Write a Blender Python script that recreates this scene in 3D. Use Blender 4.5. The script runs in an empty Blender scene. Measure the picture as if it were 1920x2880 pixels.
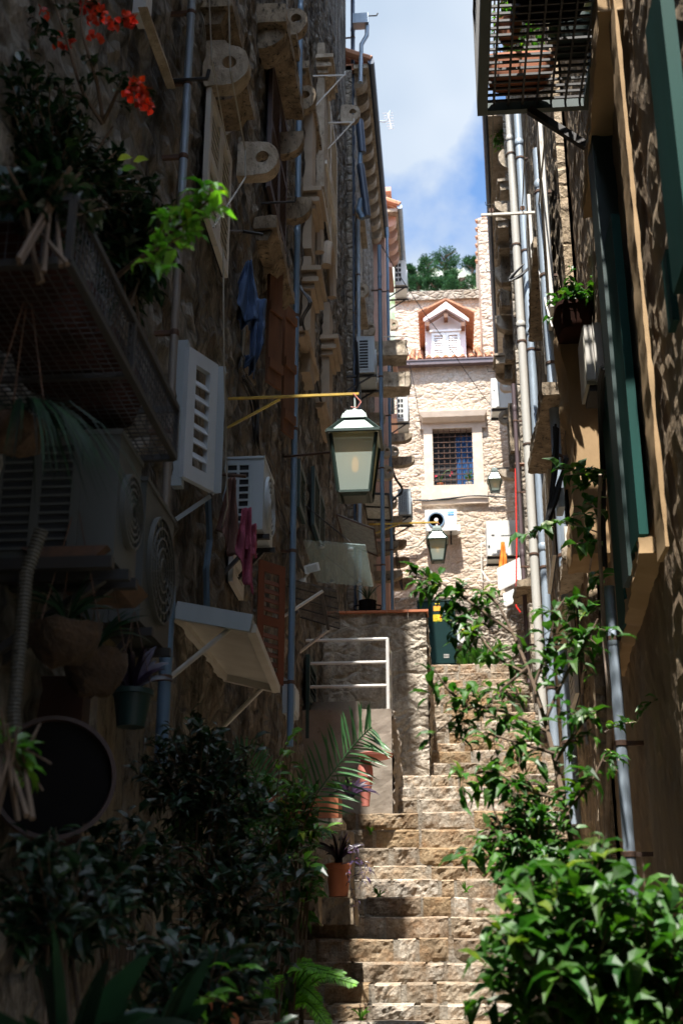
import bpy, bmesh, math, random
from mathutils import Vector, Matrix, noise
R=math.radians; PI=math.pi
random.seed(11)
SC=bpy.context.scene; COL=SC.collection
# ---------------- camera
F=3500.0; TH=math.atan(1300/3500); PSI=math.atan(315*math.cos(TH)/3500)
cd=bpy.data.cameras.new('camera'); cam=bpy.data.objects.new('camera',cd); COL.objects.link(cam)
cd.sensor_fit='VERTICAL'; cd.sensor_height=36; cd.lens=F/2880*36; cd.clip_start=.05; cd.clip_end=2000
cam.rotation_euler=(PI/2+TH,0,PSI); SC.camera=cam
cd.dof.use_dof=True; cd.dof.focus_distance=10.5; cd.dof.aperture_fstop=3.4
# ---------------- sun and sky
SUN=Vector((-.05,-.40,1)).normalized()
el=math.asin(SUN.z); rot=math.atan2(SUN.x,SUN.y)
w=bpy.data.worlds.new('World'); SC.world=w; w.use_nodes=True
nt=w.node_tree; N=nt.nodes; Lk=nt.links; N.clear()
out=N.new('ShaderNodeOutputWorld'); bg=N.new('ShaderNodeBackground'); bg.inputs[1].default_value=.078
sky=N.new('ShaderNodeTexSky'); sky.sky_type='NISHITA'; sky.sun_disc=False; sky.sun_elevation=el; sky.sun_rotation=rot
tc=N.new('ShaderNodeTexCoord'); mp=N.new('ShaderNodeMapping'); mp.inputs[3].default_value=(1,1,1); mp.inputs[1].default_value=(1.6,.2,.9)
no=N.new('ShaderNodeTexNoise'); no.inputs['Scale'].default_value=6.5; no.inputs['Detail'].default_value=9; no.inputs['Roughness'].default_value=.5; no.inputs['Distortion'].default_value=.0
cr=N.new('ShaderNodeValToRGB'); cr.color_ramp.elements[0].position=.40; cr.color_ramp.elements[0].color=(0,0,0,1); cr.color_ramp.elements[1].position=.53; cr.color_ramp.elements[1].color=(1,1,1,1)
no2=N.new('ShaderNodeTexNoise'); no2.inputs['Scale'].default_value=3.1; no2.inputs['Detail'].default_value=4
cr2=N.new('ShaderNodeValToRGB'); cr2.color_ramp.elements[0].position=.3; cr2.color_ramp.elements[0].color=(2.3,2.9,3.7,1); cr2.color_ramp.elements[1].position=.66; cr2.color_ramp.elements[1].color=(4.2,4.5,4.9,1)
mx=N.new('ShaderNodeMixRGB')
tint=N.new('ShaderNodeMixRGB'); tint.blend_type='MULTIPLY'; tint.inputs[0].default_value=1; tint.inputs[2].default_value=(.95,1.15,1.3,1)
Lk.new(tc.outputs['Generated'],mp.inputs[0]); Lk.new(mp.outputs[0],no.inputs[0]); Lk.new(mp.outputs[0],no2.inputs[0])
Lk.new(no.outputs[0],cr.inputs[0]); Lk.new(no2.outputs[0],cr2.inputs[0]); Lk.new(cr.outputs[0],mx.inputs[0])
Lk.new(sky.outputs[0],tint.inputs[1]); Lk.new(tint.outputs[0],mx.inputs[1]); Lk.new(cr2.outputs[0],mx.inputs[2]); 
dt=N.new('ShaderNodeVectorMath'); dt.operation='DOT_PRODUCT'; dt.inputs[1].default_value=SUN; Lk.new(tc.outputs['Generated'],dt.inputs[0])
gr=N.new('ShaderNodeMapRange'); gr.inputs[1].default_value=.5; gr.inputs[2].default_value=.9; gr.inputs[3].default_value=1; gr.inputs[4].default_value=4.2; Lk.new(dt.outputs['Value'],gr.inputs[0])  # sky out of view brightened toward the sun to fill the shaded lane
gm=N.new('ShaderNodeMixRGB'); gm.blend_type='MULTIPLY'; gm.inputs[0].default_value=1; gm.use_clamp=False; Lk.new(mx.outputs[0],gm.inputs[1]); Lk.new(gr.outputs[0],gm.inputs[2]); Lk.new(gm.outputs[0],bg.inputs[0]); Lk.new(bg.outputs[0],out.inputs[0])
sd=bpy.data.lights.new('sun','SUN'); sd.energy=5; sd.angle=R(.53); sd.color=(1,.955,.88)
so=bpy.data.objects.new('sun',sd); COL.objects.link(so); so.rotation_euler=SUN.to_track_quat('Z','Y').to_euler()
SC.view_settings.view_transform='Standard'; SC.view_settings.look='None'; SC.view_settings.exposure=1.55; SC.view_settings.gamma=1
SC.cycles.max_bounces=8
# ---------------- pixel helpers (photograph pixels -> world rays, used to size and place things)
fw=Vector((-math.sin(PSI)*math.cos(TH),math.cos(PSI)*math.cos(TH),math.sin(TH)))
rt=Vector((math.cos(PSI),math.sin(PSI),0)); up=rt.cross(fw)
def ray(px,py): return fw+rt*((px-960)/F)+up*(-(py-1440)/F)
def PY(px,py,Y): d=ray(px,py); return d*(Y/d.y)
def PX(px,py,X): d=ray(px,py); return d*(X/d.x)
def PZ(px,py,Z): d=ray(px,py); return d*(Z/d.z)
def proj(p):
    d=p.dot(fw); return (960+F*p.dot(rt)/d, 1440-F*p.dot(up)/d)
# right wall: three house fronts, each a straight line in plan
RW=[((2.0,.80),(9.6,1.22)),((9.6,1.15),(20.0,1.5)),((20.0,1.42),(30.6,2.0))]
def rwx(Y,k=None):
    for i,((y0,x0),(y1,x1)) in enumerate(RW):
        if (k is None and (Y<y1 or i==2)) or k==i: return x0+(x1-x0)*(Y-y0)/(y1-y0)
def PR(px,py,off=0,k=None):
    # point on the right wall (moved off into the alley) seen at the pixel
    d=ray(px,py)
    for i,((y0,x0),(y1,x1)) in enumerate(RW):
        s=(x1-x0)/(y1-y0)  # X = x0+s(Y-y0)-off
        t=(x0-s*y0-off)/(d.x-s*d.y); p=d*t
        if k==i or (k is None and t>0 and (p.y<y1 or i==2)): return p
    return p
XL=-1.5
def LX(Y): return XL if Y<19.1 else (-1.36 if Y<25 else -1.1)
def PL(px,py,off=0):
    p=PX(px,py,XL+off)
    if p.y>19.15:
        q=PX(px,py,-1.36+off)
        if q.y>25: q=PX(px,py,-1.1+off)
        if q.y>19.1: return q
        return PY(px,py,19.25)
    return p
# ---------------- materials
def node_mat(name):
    m=bpy.data.materials.new(name); m.use_nodes=True; t=m.node_tree; b=t.nodes['Principled BSDF']; return m,t,b
def tex_noise(t,vec,scale,detail=6,rough=.6):
    n=t.nodes.new('ShaderNodeTexNoise'); n.inputs['Scale'].default_value=scale; n.inputs['Detail'].default_value=detail; n.inputs['Roughness'].default_value=rough
    t.links.new(vec,n.inputs[0]); return n
def ramp(t,fac,stops):
    r=t.nodes.new('ShaderNodeValToRGB'); e=r.color_ramp.elements
    while len(e)<len(stops): e.new(.5)
    for q,(p,c) in zip(e,stops): q.position=p; q.color=tuple(c)+(1,) if len(c)==3 else c
    t.links.new(fac,r.inputs[0]); return r
def mixc(t,f,a,b,mode='MIX'):
    m=t.nodes.new('ShaderNodeMixRGB'); m.blend_type=mode
    for i,v in enumerate((f,a,b)):
        if isinstance(v,(int,float)): m.inputs[i].default_value=v
        elif isinstance(v,tuple): m.inputs[i].default_value=v+(1,)
        else: t.links.new(v,m.inputs[i])
    return m.outputs[0]
def coords(t,scale=(1,1,1)):
    c=t.nodes.new('ShaderNodeTexCoord'); m=t.nodes.new('ShaderNodeMapping'); m.inputs[3].default_value=scale
    t.links.new(c.outputs['Object'],m.inputs[0]); return m.outputs[0]
def bump(t,h,b,dist=.02,st=1.):
    n=t.nodes.new('ShaderNodeBump'); n.inputs['Distance'].default_value=dist; n.inputs['Strength'].default_value=st
    t.links.new(h,n.inputs['Height']); t.links.new(n.outputs[0],b.inputs['Normal']); return n
def mat(name,c,rough=.6,metal=0,c2=None,scale=8,zs=1,bd=0,spec=None,dirt=None,fac=.5):
    m,t,b=node_mat(name); v=coords(t,(1,1,zs))
    n=tex_noise(t,v,scale)
    if c2 is None: c2=tuple(x*.72 for x in c)
    r=ramp(t,n.outputs[0],[(.3,c2),(.7,c)]); o=r.outputs[0]
    if dirt:
        n2=tex_noise(t,v,scale*2.7,8,.75); r2=ramp(t,n2.outputs[0],[(fac,(0,0,0)),(fac+.12,(1,1,1))]); o=mixc(t,r2.outputs[0],o,dirt)
    t.links.new(o,b.inputs['Base Color']); b.inputs['Roughness'].default_value=rough; b.inputs['Metallic'].default_value=metal
    if spec is not None: b.inputs['Specular IOR Level'].default_value=spec
    if bd: bump(t,n.outputs[0],b,bd)
    return m
def stone(name,cols,mortar,sx=3.0,sz=4.6,bd=.05,stain=None,stainamt=.6,mort=.035,zst=.35):
    m,t,b=node_mat(name); v=coords(t); 
    dn=tex_noise(t,v,2.3,3); dv=t.nodes.new('ShaderNodeVectorMath'); dv.operation='MULTIPLY_ADD'; dv.inputs[1].default_value=(.22,.22,.16)
    t.links.new(dn.outputs['Color'],dv.inputs[0]); t.links.new(v,dv.inputs[2])
    mp=t.nodes.new('ShaderNodeMapping'); mp.inputs[3].default_value=(sx,sx,sz); t.links.new(dv.outputs[0],mp.inputs[0])
    vo=t.nodes.new('ShaderNodeTexVoronoi'); vo.inputs['Scale'].default_value=1; t.links.new(mp.outputs[0],vo.inputs[0])
    ve=t.nodes.new('ShaderNodeTexVoronoi'); ve.feature='DISTANCE_TO_EDGE'; ve.inputs['Scale'].default_value=1; t.links.new(mp.outputs[0],ve.inputs[0])
    sp=t.nodes.new('ShaderNodeSeparateColor'); t.links.new(vo.outputs['Color'],sp.inputs[0])
    k=len(cols); cr=ramp(t,sp.outputs[0],[(i/(k-1),c) for i,c in enumerate(cols)])
    fn=tex_noise(t,v,26,8,.7); fr=ramp(t,fn.outputs[0],[(.3,(.55,.52,.5)),(.62,(1.1,1.1,1.1))])
    c=mixc(t,1.,cr.outputs[0],fr.outputs[0],'MULTIPLY')
    mm=ramp(t,ve.outputs[0],[(mort,(0,0,0)),(mort+.06,(1,1,1))])
    c=mixc(t,mm.outputs[0],mortar,c)
    if stain:
        sv=t.nodes.new('ShaderNodeMapping'); sv.inputs[3].default_value=(1.6,1.6,zst); t.links.new(v,sv.inputs[0])
        sn=tex_noise(t,sv.outputs[0],2.0,8,.72); sr=ramp(t,sn.outputs[0],[(.47,(0,0,0)),(.6,(stainamt,)*3)]); c=mixc(t,sr.outputs[0],c,stain)
    t.links.new(c,b.inputs['Base Color']); b.inputs['Roughness'].default_value=.92; b.inputs['Specular IOR Level'].default_value=.2
    er=ramp(t,ve.outputs[0],[(0,(0,0,0)),(.16,(1,1,1))])
    a=t.nodes.new('ShaderNodeMath'); a.operation='MULTIPLY_ADD'; a.inputs[1].default_value=1.1; t.links.new(fn.outputs[0],a.inputs[0]); t.links.new(er.outputs[0],a.inputs[2])
    cn=tex_noise(t,v,7,5,.6); a2=t.nodes.new('ShaderNodeMath'); a2.operation='MULTIPLY_ADD'; a2.inputs[1].default_value=1.2; t.links.new(cn.outputs[0],a2.inputs[0]); t.links.new(a.outputs[0],a2.inputs[2])
    bump(t,a2.outputs[0],b,bd)
    return m
def attr_stone(name,bd=.03):
    # stone with each block's own colour kept in a colour attribute
    m,t,b=node_mat(name); v=coords(t); at=t.nodes.new('ShaderNodeAttribute'); at.attribute_name='col'
    fn=tex_noise(t,v,34,9,.72); fr=ramp(t,fn.outputs[0],[(.3,(.5,.47,.43)),(.6,(1.08,1.08,1.08))])
    c=mixc(t,1.,at.outputs['Color'],fr.outputs[0],'MULTIPLY')
    n2=tex_noise(t,v,6,6,.7); r2=ramp(t,n2.outputs[0],[(.45,(1,1,1)),(.68,(.8,.56,.36))]); c=mixc(t,.75,c,r2.outputs[0],'MULTIPLY')
    n3=tex_noise(t,v,2.2,5,.7); r3=ramp(t,n3.outputs[0],[(.36,(.5,.46,.42)),(.5,(1,1,1))]); c=mixc(t,.8,c,r3.outputs[0],'MULTIPLY')
    t.links.new(c,b.inputs['Base Color']); b.inputs['Roughness'].default_value=.93; b.inputs['Specular IOR Level'].default_value=.2
    bump(t,fn.outputs[0],b,bd); return m
def leafmat(name,c,c2,trans=.35,rough=.35,spec=.5):
    m,t,b=node_mat(name); v=coords(t); n=tex_noise(t,v,9,2); r=ramp(t,n.outputs[0],[(.35,c2),(.65,c)])
    at=t.nodes.new('ShaderNodeAttribute'); at.attribute_name='col'; cc=mixc(t,1.,r.outputs[0],at.outputs['Color'],'MULTIPLY')
    t.links.new(cc,b.inputs['Base Color']); b.inputs['Roughness'].default_value=rough; b.inputs['Specular IOR Level'].default_value=spec
    tr=t.nodes.new('ShaderNodeBsdfTranslucent'); g=mixc(t,1.,cc,(1.5,1.9,.7),'MULTIPLY'); t.links.new(g,tr.inputs[0])
    mx=t.nodes.new('ShaderNodeMixShader'); mx.inputs[0].default_value=trans; o=t.nodes['Material Output']
    t.links.new(b.outputs[0],mx.inputs[1]); t.links.new(tr.outputs[0],mx.inputs[2]); t.links.new(mx.outputs[0],o.inputs[0]); return m
def glassmat(name,c,alpha,rough=.1):
    m,t,b=node_mat(name); b.inputs['Base Color'].default_value=c+(1,); b.inputs['Alpha'].default_value=alpha; b.inputs['Roughness'].default_value=rough
    v=coords(t,(1,1,.2)); n=tex_noise(t,v,14,8,.8); r=ramp(t,n.outputs[0],[(.35,(alpha*.6,)*3),(.7,(min(1,alpha*1.5),)*3)]); t.links.new(r.outputs[0],b.inputs['Alpha']); return m
M={}
M['rubble_a']=stone('rubble_a',[(.36,.30,.23),(.15,.12,.09),(.50,.46,.40),(.28,.22,.16),(.62,.58,.52)],(.27,.245,.205),2.9,4.6,.11,(.025,.023,.02),.85,.045)
M['rubble_b']=stone('rubble_b',[(.42,.36,.29),(.3,.25,.19),(.5,.45,.38),(.36,.29,.22)],(.30,.26,.2),3.2,5.2,.05,(.07,.06,.055),.7)
M['rubble_r']=stone('rubble_r',[(.44,.34,.24),(.34,.26,.17),(.48,.39,.28),(.38,.29,.2)],(.34,.26,.17),3.0,4.6,.03,(.09,.07,.05),.7,.02)
M['rubble_end']=stone('rubble_end',[(.55,.46,.37),(.47,.375,.29),(.57,.49,.41),(.52,.42,.33),(.5,.44,.37)],(.47,.39,.31),4.2,6.6,.012,(.5,.36,.25),.45,.015,1.)
M['rubble_base']=stone('rubble_base',[(.42,.37,.31),(.3,.25,.19),(.46,.41,.35),(.35,.28,.22)],(.3,.26,.21),3.6,5.4,.05,(.14,.12,.10),.6,.03,1.)
M['steps']=attr_stone('steps',.02)
M['cut_stone']=mat('cut_stone',(.5,.42,.33),.9,0,(.27,.22,.16),7,.6,.05,.2,(.06,.05,.04),.56)
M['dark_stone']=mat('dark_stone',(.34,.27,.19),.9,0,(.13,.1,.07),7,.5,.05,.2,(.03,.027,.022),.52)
M['pale_stone']=mat('pale_stone',(.64,.54,.45),.85,0,(.54,.44,.35),5,1,.008,.2)
M['tan_stone']=mat('tan_stone',(.42,.29,.16),.85,0,(.32,.21,.11),3,.5,.01,.2)
M['plaster']=mat('plaster',(.40,.32,.24),.9,0,(.29,.23,.17),3,1,.006,.2,(.2,.15,.11),.62)
M['cement']=mat('cement',(.27,.23,.19),.92,0,(.2,.165,.13),3,1,.01,.2,(.13,.1,.08),.6)
M['parapet']=stone('parapet',[(.45,.4,.33),(.36,.3,.23),(.5,.45,.38),(.4,.34,.27)],(.42,.37,.3),3.2,4.4,.03,(.14,.115,.09),.75,.02,.8)
M['old_plaster']=mat('old_plaster',(.64,.58,.5),.92,0,(.42,.35,.28),3.4,1,.04,.2,(.2,.16,.12),.6)
M['old_wall']=mat('old_wall',(.33,.25,.16),.92,0,(.2,.14,.09),2.6,.6,.05,.2,(.55,.46,.35),.6)
M['pink_plaster']=mat('pink_plaster',(.62,.38,.29),.9,0,(.5,.3,.23),2.5,1,.01,.2,(.3,.2,.15),.62)
M['mauve']=mat('mauve',(.2,.13,.115),.8,0,(.15,.1,.09),2)
M['white_plaster']=mat('white_plaster',(.72,.62,.6),.85,0,(.66,.56,.53),4)
M['roof_tile']=mat('roof_tile',(.5,.24,.13),.85,0,(.33,.16,.1),7,1,.01,.2,(.3,.22,.16),.6)
M['terracotta']=mat('terracotta',(.48,.16,.07),.75,0,(.36,.12,.055),5)
M['terracotta_dark']=mat('terracotta_dark',(.04,.014,.008),.9,0,(.018,.008,.006),5,1,0,.1)  # terracotta darkened to put the left balcony's shade into the colour
M['terracotta_pink']=mat('terracotta_pink',(.5,.17,.13),.6,0,(.44,.145,.11),3)
M['galvanised']=mat('galvanised',(.34,.41,.48),.5,.25,(.24,.29,.35),9,.3)
M['pipe_blue']=mat('pipe_blue',(.15,.24,.34),.45,.1,(.11,.17,.25),5,.3)
M['pipe_dark']=mat('pipe_dark',(.05,.07,.11),.4,.1,(.035,.05,.08),5,.3)
M['pipe_rust']=mat('pipe_rust',(.24,.23,.22),.6,.3,(.19,.14,.1),6,.3,0,None,(.26,.14,.07),.58)
M['pipe_grey']=mat('pipe_grey',(.5,.49,.45),.5,0,(.42,.4,.36),5,.25,0,None,(.36,.2,.1),.68)
M['pipe_brown']=mat('pipe_brown',(.12,.085,.09),.4,0,(.09,.065,.07),5,.3)
M['conduit']=mat('conduit',(.09,.085,.07),.6,0,(.06,.055,.045),6)
M['iron']=mat('iron',(.02,.022,.026),.6,.2,(.03,.024,.02),12)
M['rust_iron']=mat('rust_iron',(.14,.07,.04),.8,.2,(.05,.035,.03),14)
M['white_metal']=mat('white_metal',(.6,.59,.57),.45,0,(.5,.48,.45),7)
M['pvc']=mat('pvc',(.66,.71,.76),.4,0,(.55,.6,.65),5,.3,0,None,(.36,.33,.3),.68)
M['ac_white']=mat('ac_white',(.66,.66,.63),.4,0,(.58,.58,.55),3)
M['ac_cream']=mat('ac_cream',(.42,.40,.33),.45,0,(.35,.33,.27),3)
M['ac_cream_shaded']=mat('ac_cream_shaded',(.075,.08,.078),.6,0,(.05,.053,.05),3,.4,0,None,(.06,.04,.025),.64)  # cream casing darkened, deep shade put into the colour
M['ac_grey']=mat('ac_grey',(.42,.48,.52),.45,0,(.33,.38,.42),3,.3,0,None,(.2,.19,.17),.68)
M['black']=mat('black',(.010,.009,.009),.95,0,None,8,1,0,.05)
M['dark_hole']=mat('dark_hole',(.012,.014,.018),.8,0)
M['shutter_white']=mat('shutter_white',(.6,.58,.54),.5,0,(.46,.43,.38),4,.25,0,None,(.25,.2,.15),.64)
M['flaky_white']=mat('flaky_white',(.62,.6,.55),.7,0,(.5,.46,.4),6,.3,.006,None,(.22,.14,.09),.6)
M['shutter_brown']=mat('shutter_brown',(.17,.05,.022),.55,0,(.1,.032,.016),7,.2)
M['wood_brown']=mat('wood_brown',(.19,.075,.03),.7,0,(.09,.038,.018),6,.15,.004,None,(.05,.025,.015),.6)
M['wood_dark']=mat('wood_dark',(.05,.02,.015),.6,0,(.03,.015,.012),7,.2)
M['shutter_green']=mat('shutter_green',(.008,.062,.052),.65,0,(.005,.04,.034),6,.15,0,.15)
M['green_dark']=mat('green_dark',(.012,.04,.035),.55,0,(.008,.028,.026),6,.2)
M['cabinet_green']=mat('cabinet_green',(.002,.022,.022),.6,0,(.0015,.017,.017),3,1,0,.15)
M['yellow_paint']=mat('yellow_paint',(.55,.34,.02),.5,0,(.3,.2,.03),14,1,0,None,(.06,.05,.03),.62)
M['lamp_green']=mat('lamp_green',(.035,.06,.05),.45,.3,(.02,.035,.03),9)
M['lamp_roof']=mat('lamp_roof',(.42,.5,.47),.35,.2,(.34,.42,.39),4)
M['yellow']=mat('yellow',(.8,.6,.02),.5,0,(.75,.55,.02),3)
M['orange_label']=mat('orange_label',(.85,.35,.02),.5,0,(.8,.32,.02),3)
M['red']=mat('red',(.75,.03,.02),.5,0,(.7,.03,.02),3)
M['blue_label']=mat('blue_label',(.05,.3,.62),.5,0,(.05,.28,.6),3)
M['white']=mat('white',(.75,.75,.74),.5,0,(.72,.72,.7),3)
M['cloth_blue']=mat('cloth_blue',(.07,.125,.25),.9,0,(.05,.09,.19),60,.05,.002)
M['cloth_black']=mat('cloth_black',(.008,.008,.01),.95,0)
M['cloth_grey']=mat('cloth_grey',(.27,.28,.28),.9,0,(.22,.23,.24),20)
M['cloth_brown']=mat('cloth_brown',(.2,.1,.08),.9,0,(.14,.075,.06),16)
M['cloth_pink']=mat('cloth_pink',(.4,.09,.16),.95,0,(.3,.06,.11),60,1,.004)
M['cloth_orange']=mat('cloth_orange',(.85,.25,.02),.85,0,(.7,.2,.02),10)
M['cable']=mat('cable',(.015,.015,.017),.6,0)
M['cable_grey']=mat('cable_grey',(.5,.48,.43),.6,0)
M['rope']=mat('rope',(.3,.27,.22),.9,0)
M['bark']=mat('bark',(.12,.08,.05),.9,0,(.07,.045,.03),18,.4,.004)
M['bark_pale']=mat('bark_pale',(.36,.28,.22),.9,0,(.2,.15,.11),14,.4,.006)
M['coir']=mat('coir',(.09,.05,.025),1,0,(.03,.018,.01),22,1,.03)
M['pot_green']=mat('pot_green',(.008,.03,.028),.5,0)
M['curtain_blue']=mat('curtain_blue',(.02,.1,.28),.8,0,(.015,.07,.2),4)
M['awning_panel']=glassmat('awning_panel',(.42,.44,.42),.7,.45)
M['glass_clear']=glassmat('glass_clear',(.35,.45,.45),.42,.12)
M['glass_dark']=glassmat('glass_dark',(.12,.12,.12),.5,.1)
M['lamp_glass']=glassmat('lamp_glass',(.8,.84,.76),.8,.3)
M['limestone_hill']=mat('limestone_hill',(.42,.42,.38),.95,0,(.16,.2,.12),.16,1,.5,.1,(.12,.16,.07),.5)
M['ground']=mat('ground',(.3,.26,.2),.95,0,(.22,.19,.15),2)
M['leaf']=leafmat('leaf',(.045,.125,.016),(.018,.065,.012),.3,.46,.35)
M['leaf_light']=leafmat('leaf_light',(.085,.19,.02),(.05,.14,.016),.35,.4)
M['leaf_dark']=leafmat('leaf_dark',(.009,.032,.012),(.005,.018,.009),.15,.4,.35)  # leaf green lowered, near left shade put into the colour
M['leaf_palm']=leafmat('leaf_palm',(.045,.11,.045),(.03,.08,.035),.2,.3)
M['leaf_grass']=leafmat('leaf_grass',(.01,.034,.012),(.005,.016,.008),.15,.6,.2)
M['leaf_fern']=leafmat('leaf_fern',(.1,.24,.02),(.05,.15,.015),.4,.5)
M['leaf_purple']=leafmat('leaf_purple',(.045,.022,.06),(.018,.012,.03),.15,.4)
M['leaf_pine']=leafmat('leaf_pine',(.035,.085,.04),(.018,.05,.026),.1,.9,.1)
M['flower']=leafmat('flower',(.6,.05,.018),(.38,.022,.015),.3,.6)
M['flower_pink']=leafmat('flower_pink',(.75,.08,.2),(.6,.05,.12),.3,.6)
def emis(name,c,s):
    m,t,b=node_mat(name); b.inputs['Base Color'].default_value=c+(1,); b.inputs['Emission Color'].default_value=c+(1,); b.inputs['Emission Strength'].default_value=s; return m
m,t,b=node_mat('frosted'); b.inputs['Base Color'].default_value=(.46,.55,.5,1); b.inputs['Roughness'].default_value=.35; b.inputs['Alpha'].default_value=.9
tr=t.nodes.new('ShaderNodeBsdfTranslucent'); tr.inputs[0].default_value=(.58,.7,.63,1); mx_=t.nodes.new('ShaderNodeMixShader'); mx_.inputs[0].default_value=.45; t.links.new(b.outputs[0],mx_.inputs[1]); t.links.new(tr.outputs[0],mx_.inputs[2]); t.links.new(mx_.outputs[0],t.nodes['Material Output'].inputs[0]); M['lamp_glass']=m
M['bulb']=emis('bulb',(1.,.42,.04),1.3)
# ---------------- mesh builder
ROOTLOC={}
class MB:
    def __init__(s): s.v=[]; s.f=[]; s.c=[]; s.cur=(1,1,1)
    def add(s,vs,fs):
        o=len(s.v); s.v+= [Vector(a) for a in vs]; s.f+=[tuple(i+o for i in f) for f in fs]; s.c+=[s.cur]*len(fs); return s
    def box(s,a,b):
        x0,y0,z0=a; x1,y1,z1=b
        return s.add([(x0,y0,z0),(x1,y0,z0),(x1,y1,z0),(x0,y1,z0),(x0,y0,z1),(x1,y0,z1),(x1,y1,z1),(x0,y1,z1)],[(0,3,2,1),(4,5,6,7),(0,1,5,4),(1,2,6,5),(2,3,7,6),(3,0,4,7)])
    def obox(s,o,u,v,w):
        o,u,v,w=map(Vector,(o,u,v,w)); p=[o,o+u,o+u+v,o+v]; p+= [q+w for q in p]
        return s.add(p,[(0,3,2,1),(4,5,6,7),(0,1,5,4),(1,2,6,5),(2,3,7,6),(3,0,4,7)])
    def bar(s,a,b,w,h=None,upv=(0,0,1)):
        a,b=Vector(a),Vector(b); d=(b-a).normalized(); h=h or w; u=d.cross(Vector(upv))
        if u.length<.01: u=d.cross(Vector((1,0,0)))
        u.normalize(); n=u.cross(d)
        return s.obox(a-u*w/2-n*h/2,b-a,u*w,n*h)
    def tube(s,pts,r,n=8,cap=True):
        pts=[Vector(p) for p in pts]; rs=r if isinstance(r,(list,tuple)) else [r]*len(pts); vs=[];fs=[]
        prev=None
        for i,p in enumerate(pts):
            d=(pts[min(i+1,len(pts)-1)]-pts[max(i-1,0)]).normalized()
            u=(prev-d*prev.dot(d)) if prev else d.cross(Vector((.3,.9,.31)))
            if u.length<1e-4: u=d.cross(Vector((1,0,0)))
            u.normalize(); prev=u; w_=d.cross(u)
            for k in range(n):
                a=2*PI*k/n; vs.append(p+(u*math.cos(a)+w_*math.sin(a))*rs[i])
        for i in range(len(pts)-1):
            for k in range(n): fs.append((i*n+k,i*n+(k+1)%n,(i+1)*n+(k+1)%n,(i+1)*n+k))
        if cap: fs.append(tuple(range(n-1,-1,-1))); fs.append(tuple(range((len(pts)-1)*n,len(pts)*n)))
        return s.add(vs,fs)
    def lathe(s,c,prof,n=24,axis=(0,0,1),cap=True):
        c=Vector(c); q=Vector((0,0,1)).rotation_difference(Vector(axis)); vs=[];fs=[]
        for r,z in prof:
            for k in range(n): a=2*PI*k/n; vs.append(c+q@Vector((r*math.cos(a),r*math.sin(a),z)))
        for i in range(len(prof)-1):
            for k in range(n): fs.append((i*n+k,i*n+(k+1)%n,(i+1)*n+(k+1)%n,(i+1)*n+k))
        if cap and prof[0][0]>1e-4: fs.append(tuple(range(n-1,-1,-1)))
        if cap and prof[-1][0]>1e-4: fs.append(tuple(range((len(prof)-1)*n,len(prof)*n)))
        return s.add(vs,fs)
    def prism(s,poly,ext):
        poly=[Vector(p) for p in poly]; e=Vector(ext); n=len(poly)
        return s.add(poly+[p+e for p in poly],[tuple(range(n-1,-1,-1)),tuple(range(n,2*n))]+[(i,(i+1)%n,n+(i+1)%n,n+i) for i in range(n)])
    def quad(s,*p): return s.add(p,[tuple(range(len(p)))])
    def build(s,name,m,parent=None,smooth=False,label=None,rough=0):
        off=ROOTLOC.get(parent.name,Vector()) if parent else Vector()
        me=bpy.data.meshes.new(name); me.from_pydata([v-off for v in s.v],[],s.f); me.update()
        ca=me.color_attributes.new('col','FLOAT_COLOR','CORNER'); buf=[]
        for f,c in zip(s.f,s.c): buf+= [c[0],c[1],c[2],1.0]*len(f)
        ca.data.foreach_set('color',buf)
        bm=bmesh.new(); bm.from_mesh(me)
        if len(s.f)<6000 and not getattr(s,'keep',0): bmesh.ops.recalc_face_normals(bm,faces=bm.faces)
        if rough:
            for it in range(6):
                le=[e for e in bm.edges if e.calc_length()>.07]
                if not le or len(bm.verts)>9000: break
                bmesh.ops.subdivide_edges(bm,edges=le,cuts=1,use_grid_fill=True)
            bm.normal_update()
            for v in bm.verts:
                q=v.co+off; v.co+=v.normal*rough*(noise.noise(q*5)*.7+noise.noise(q*13)*.5+noise.noise(q*31)*.3-.2)
        bm.to_mesh(me); bm.free()
        me.materials.append(M[m] if isinstance(m,str) else m)
        if smooth or rough:
            me.polygons.foreach_set('use_smooth',[True]*len(me.polygons)); me.set_sharp_from_angle(angle=R(55 if rough else 42))
        o=bpy.data.objects.new(name,me); COL.objects.link(o)
        if parent: o.parent=parent; ROOTLOC[o.name]=off
        if label: o['label']=label
        return o
def tag(o,label,cat,group=None,kind=None):
    o['label']=label; o['category']=cat
    if group: o['group']=group
    if kind: o['kind']=kind
    return o
def thing(name,label,cat,loc=(0,0,0),group=None):
    o=bpy.data.objects.new(name,None); COL.objects.link(o); o.empty_display_size=.1; o.location=loc; ROOTLOC[o.name]=Vector(loc); return tag(o,label,cat,group)
def struct(o): o['kind']='structure'; return o
def rnd(a,b): return random.uniform(a,b)
def jit(p,s): return Vector(p)+Vector((rnd(-s,s),rnd(-s,s),rnd(-s,s)))
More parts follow.
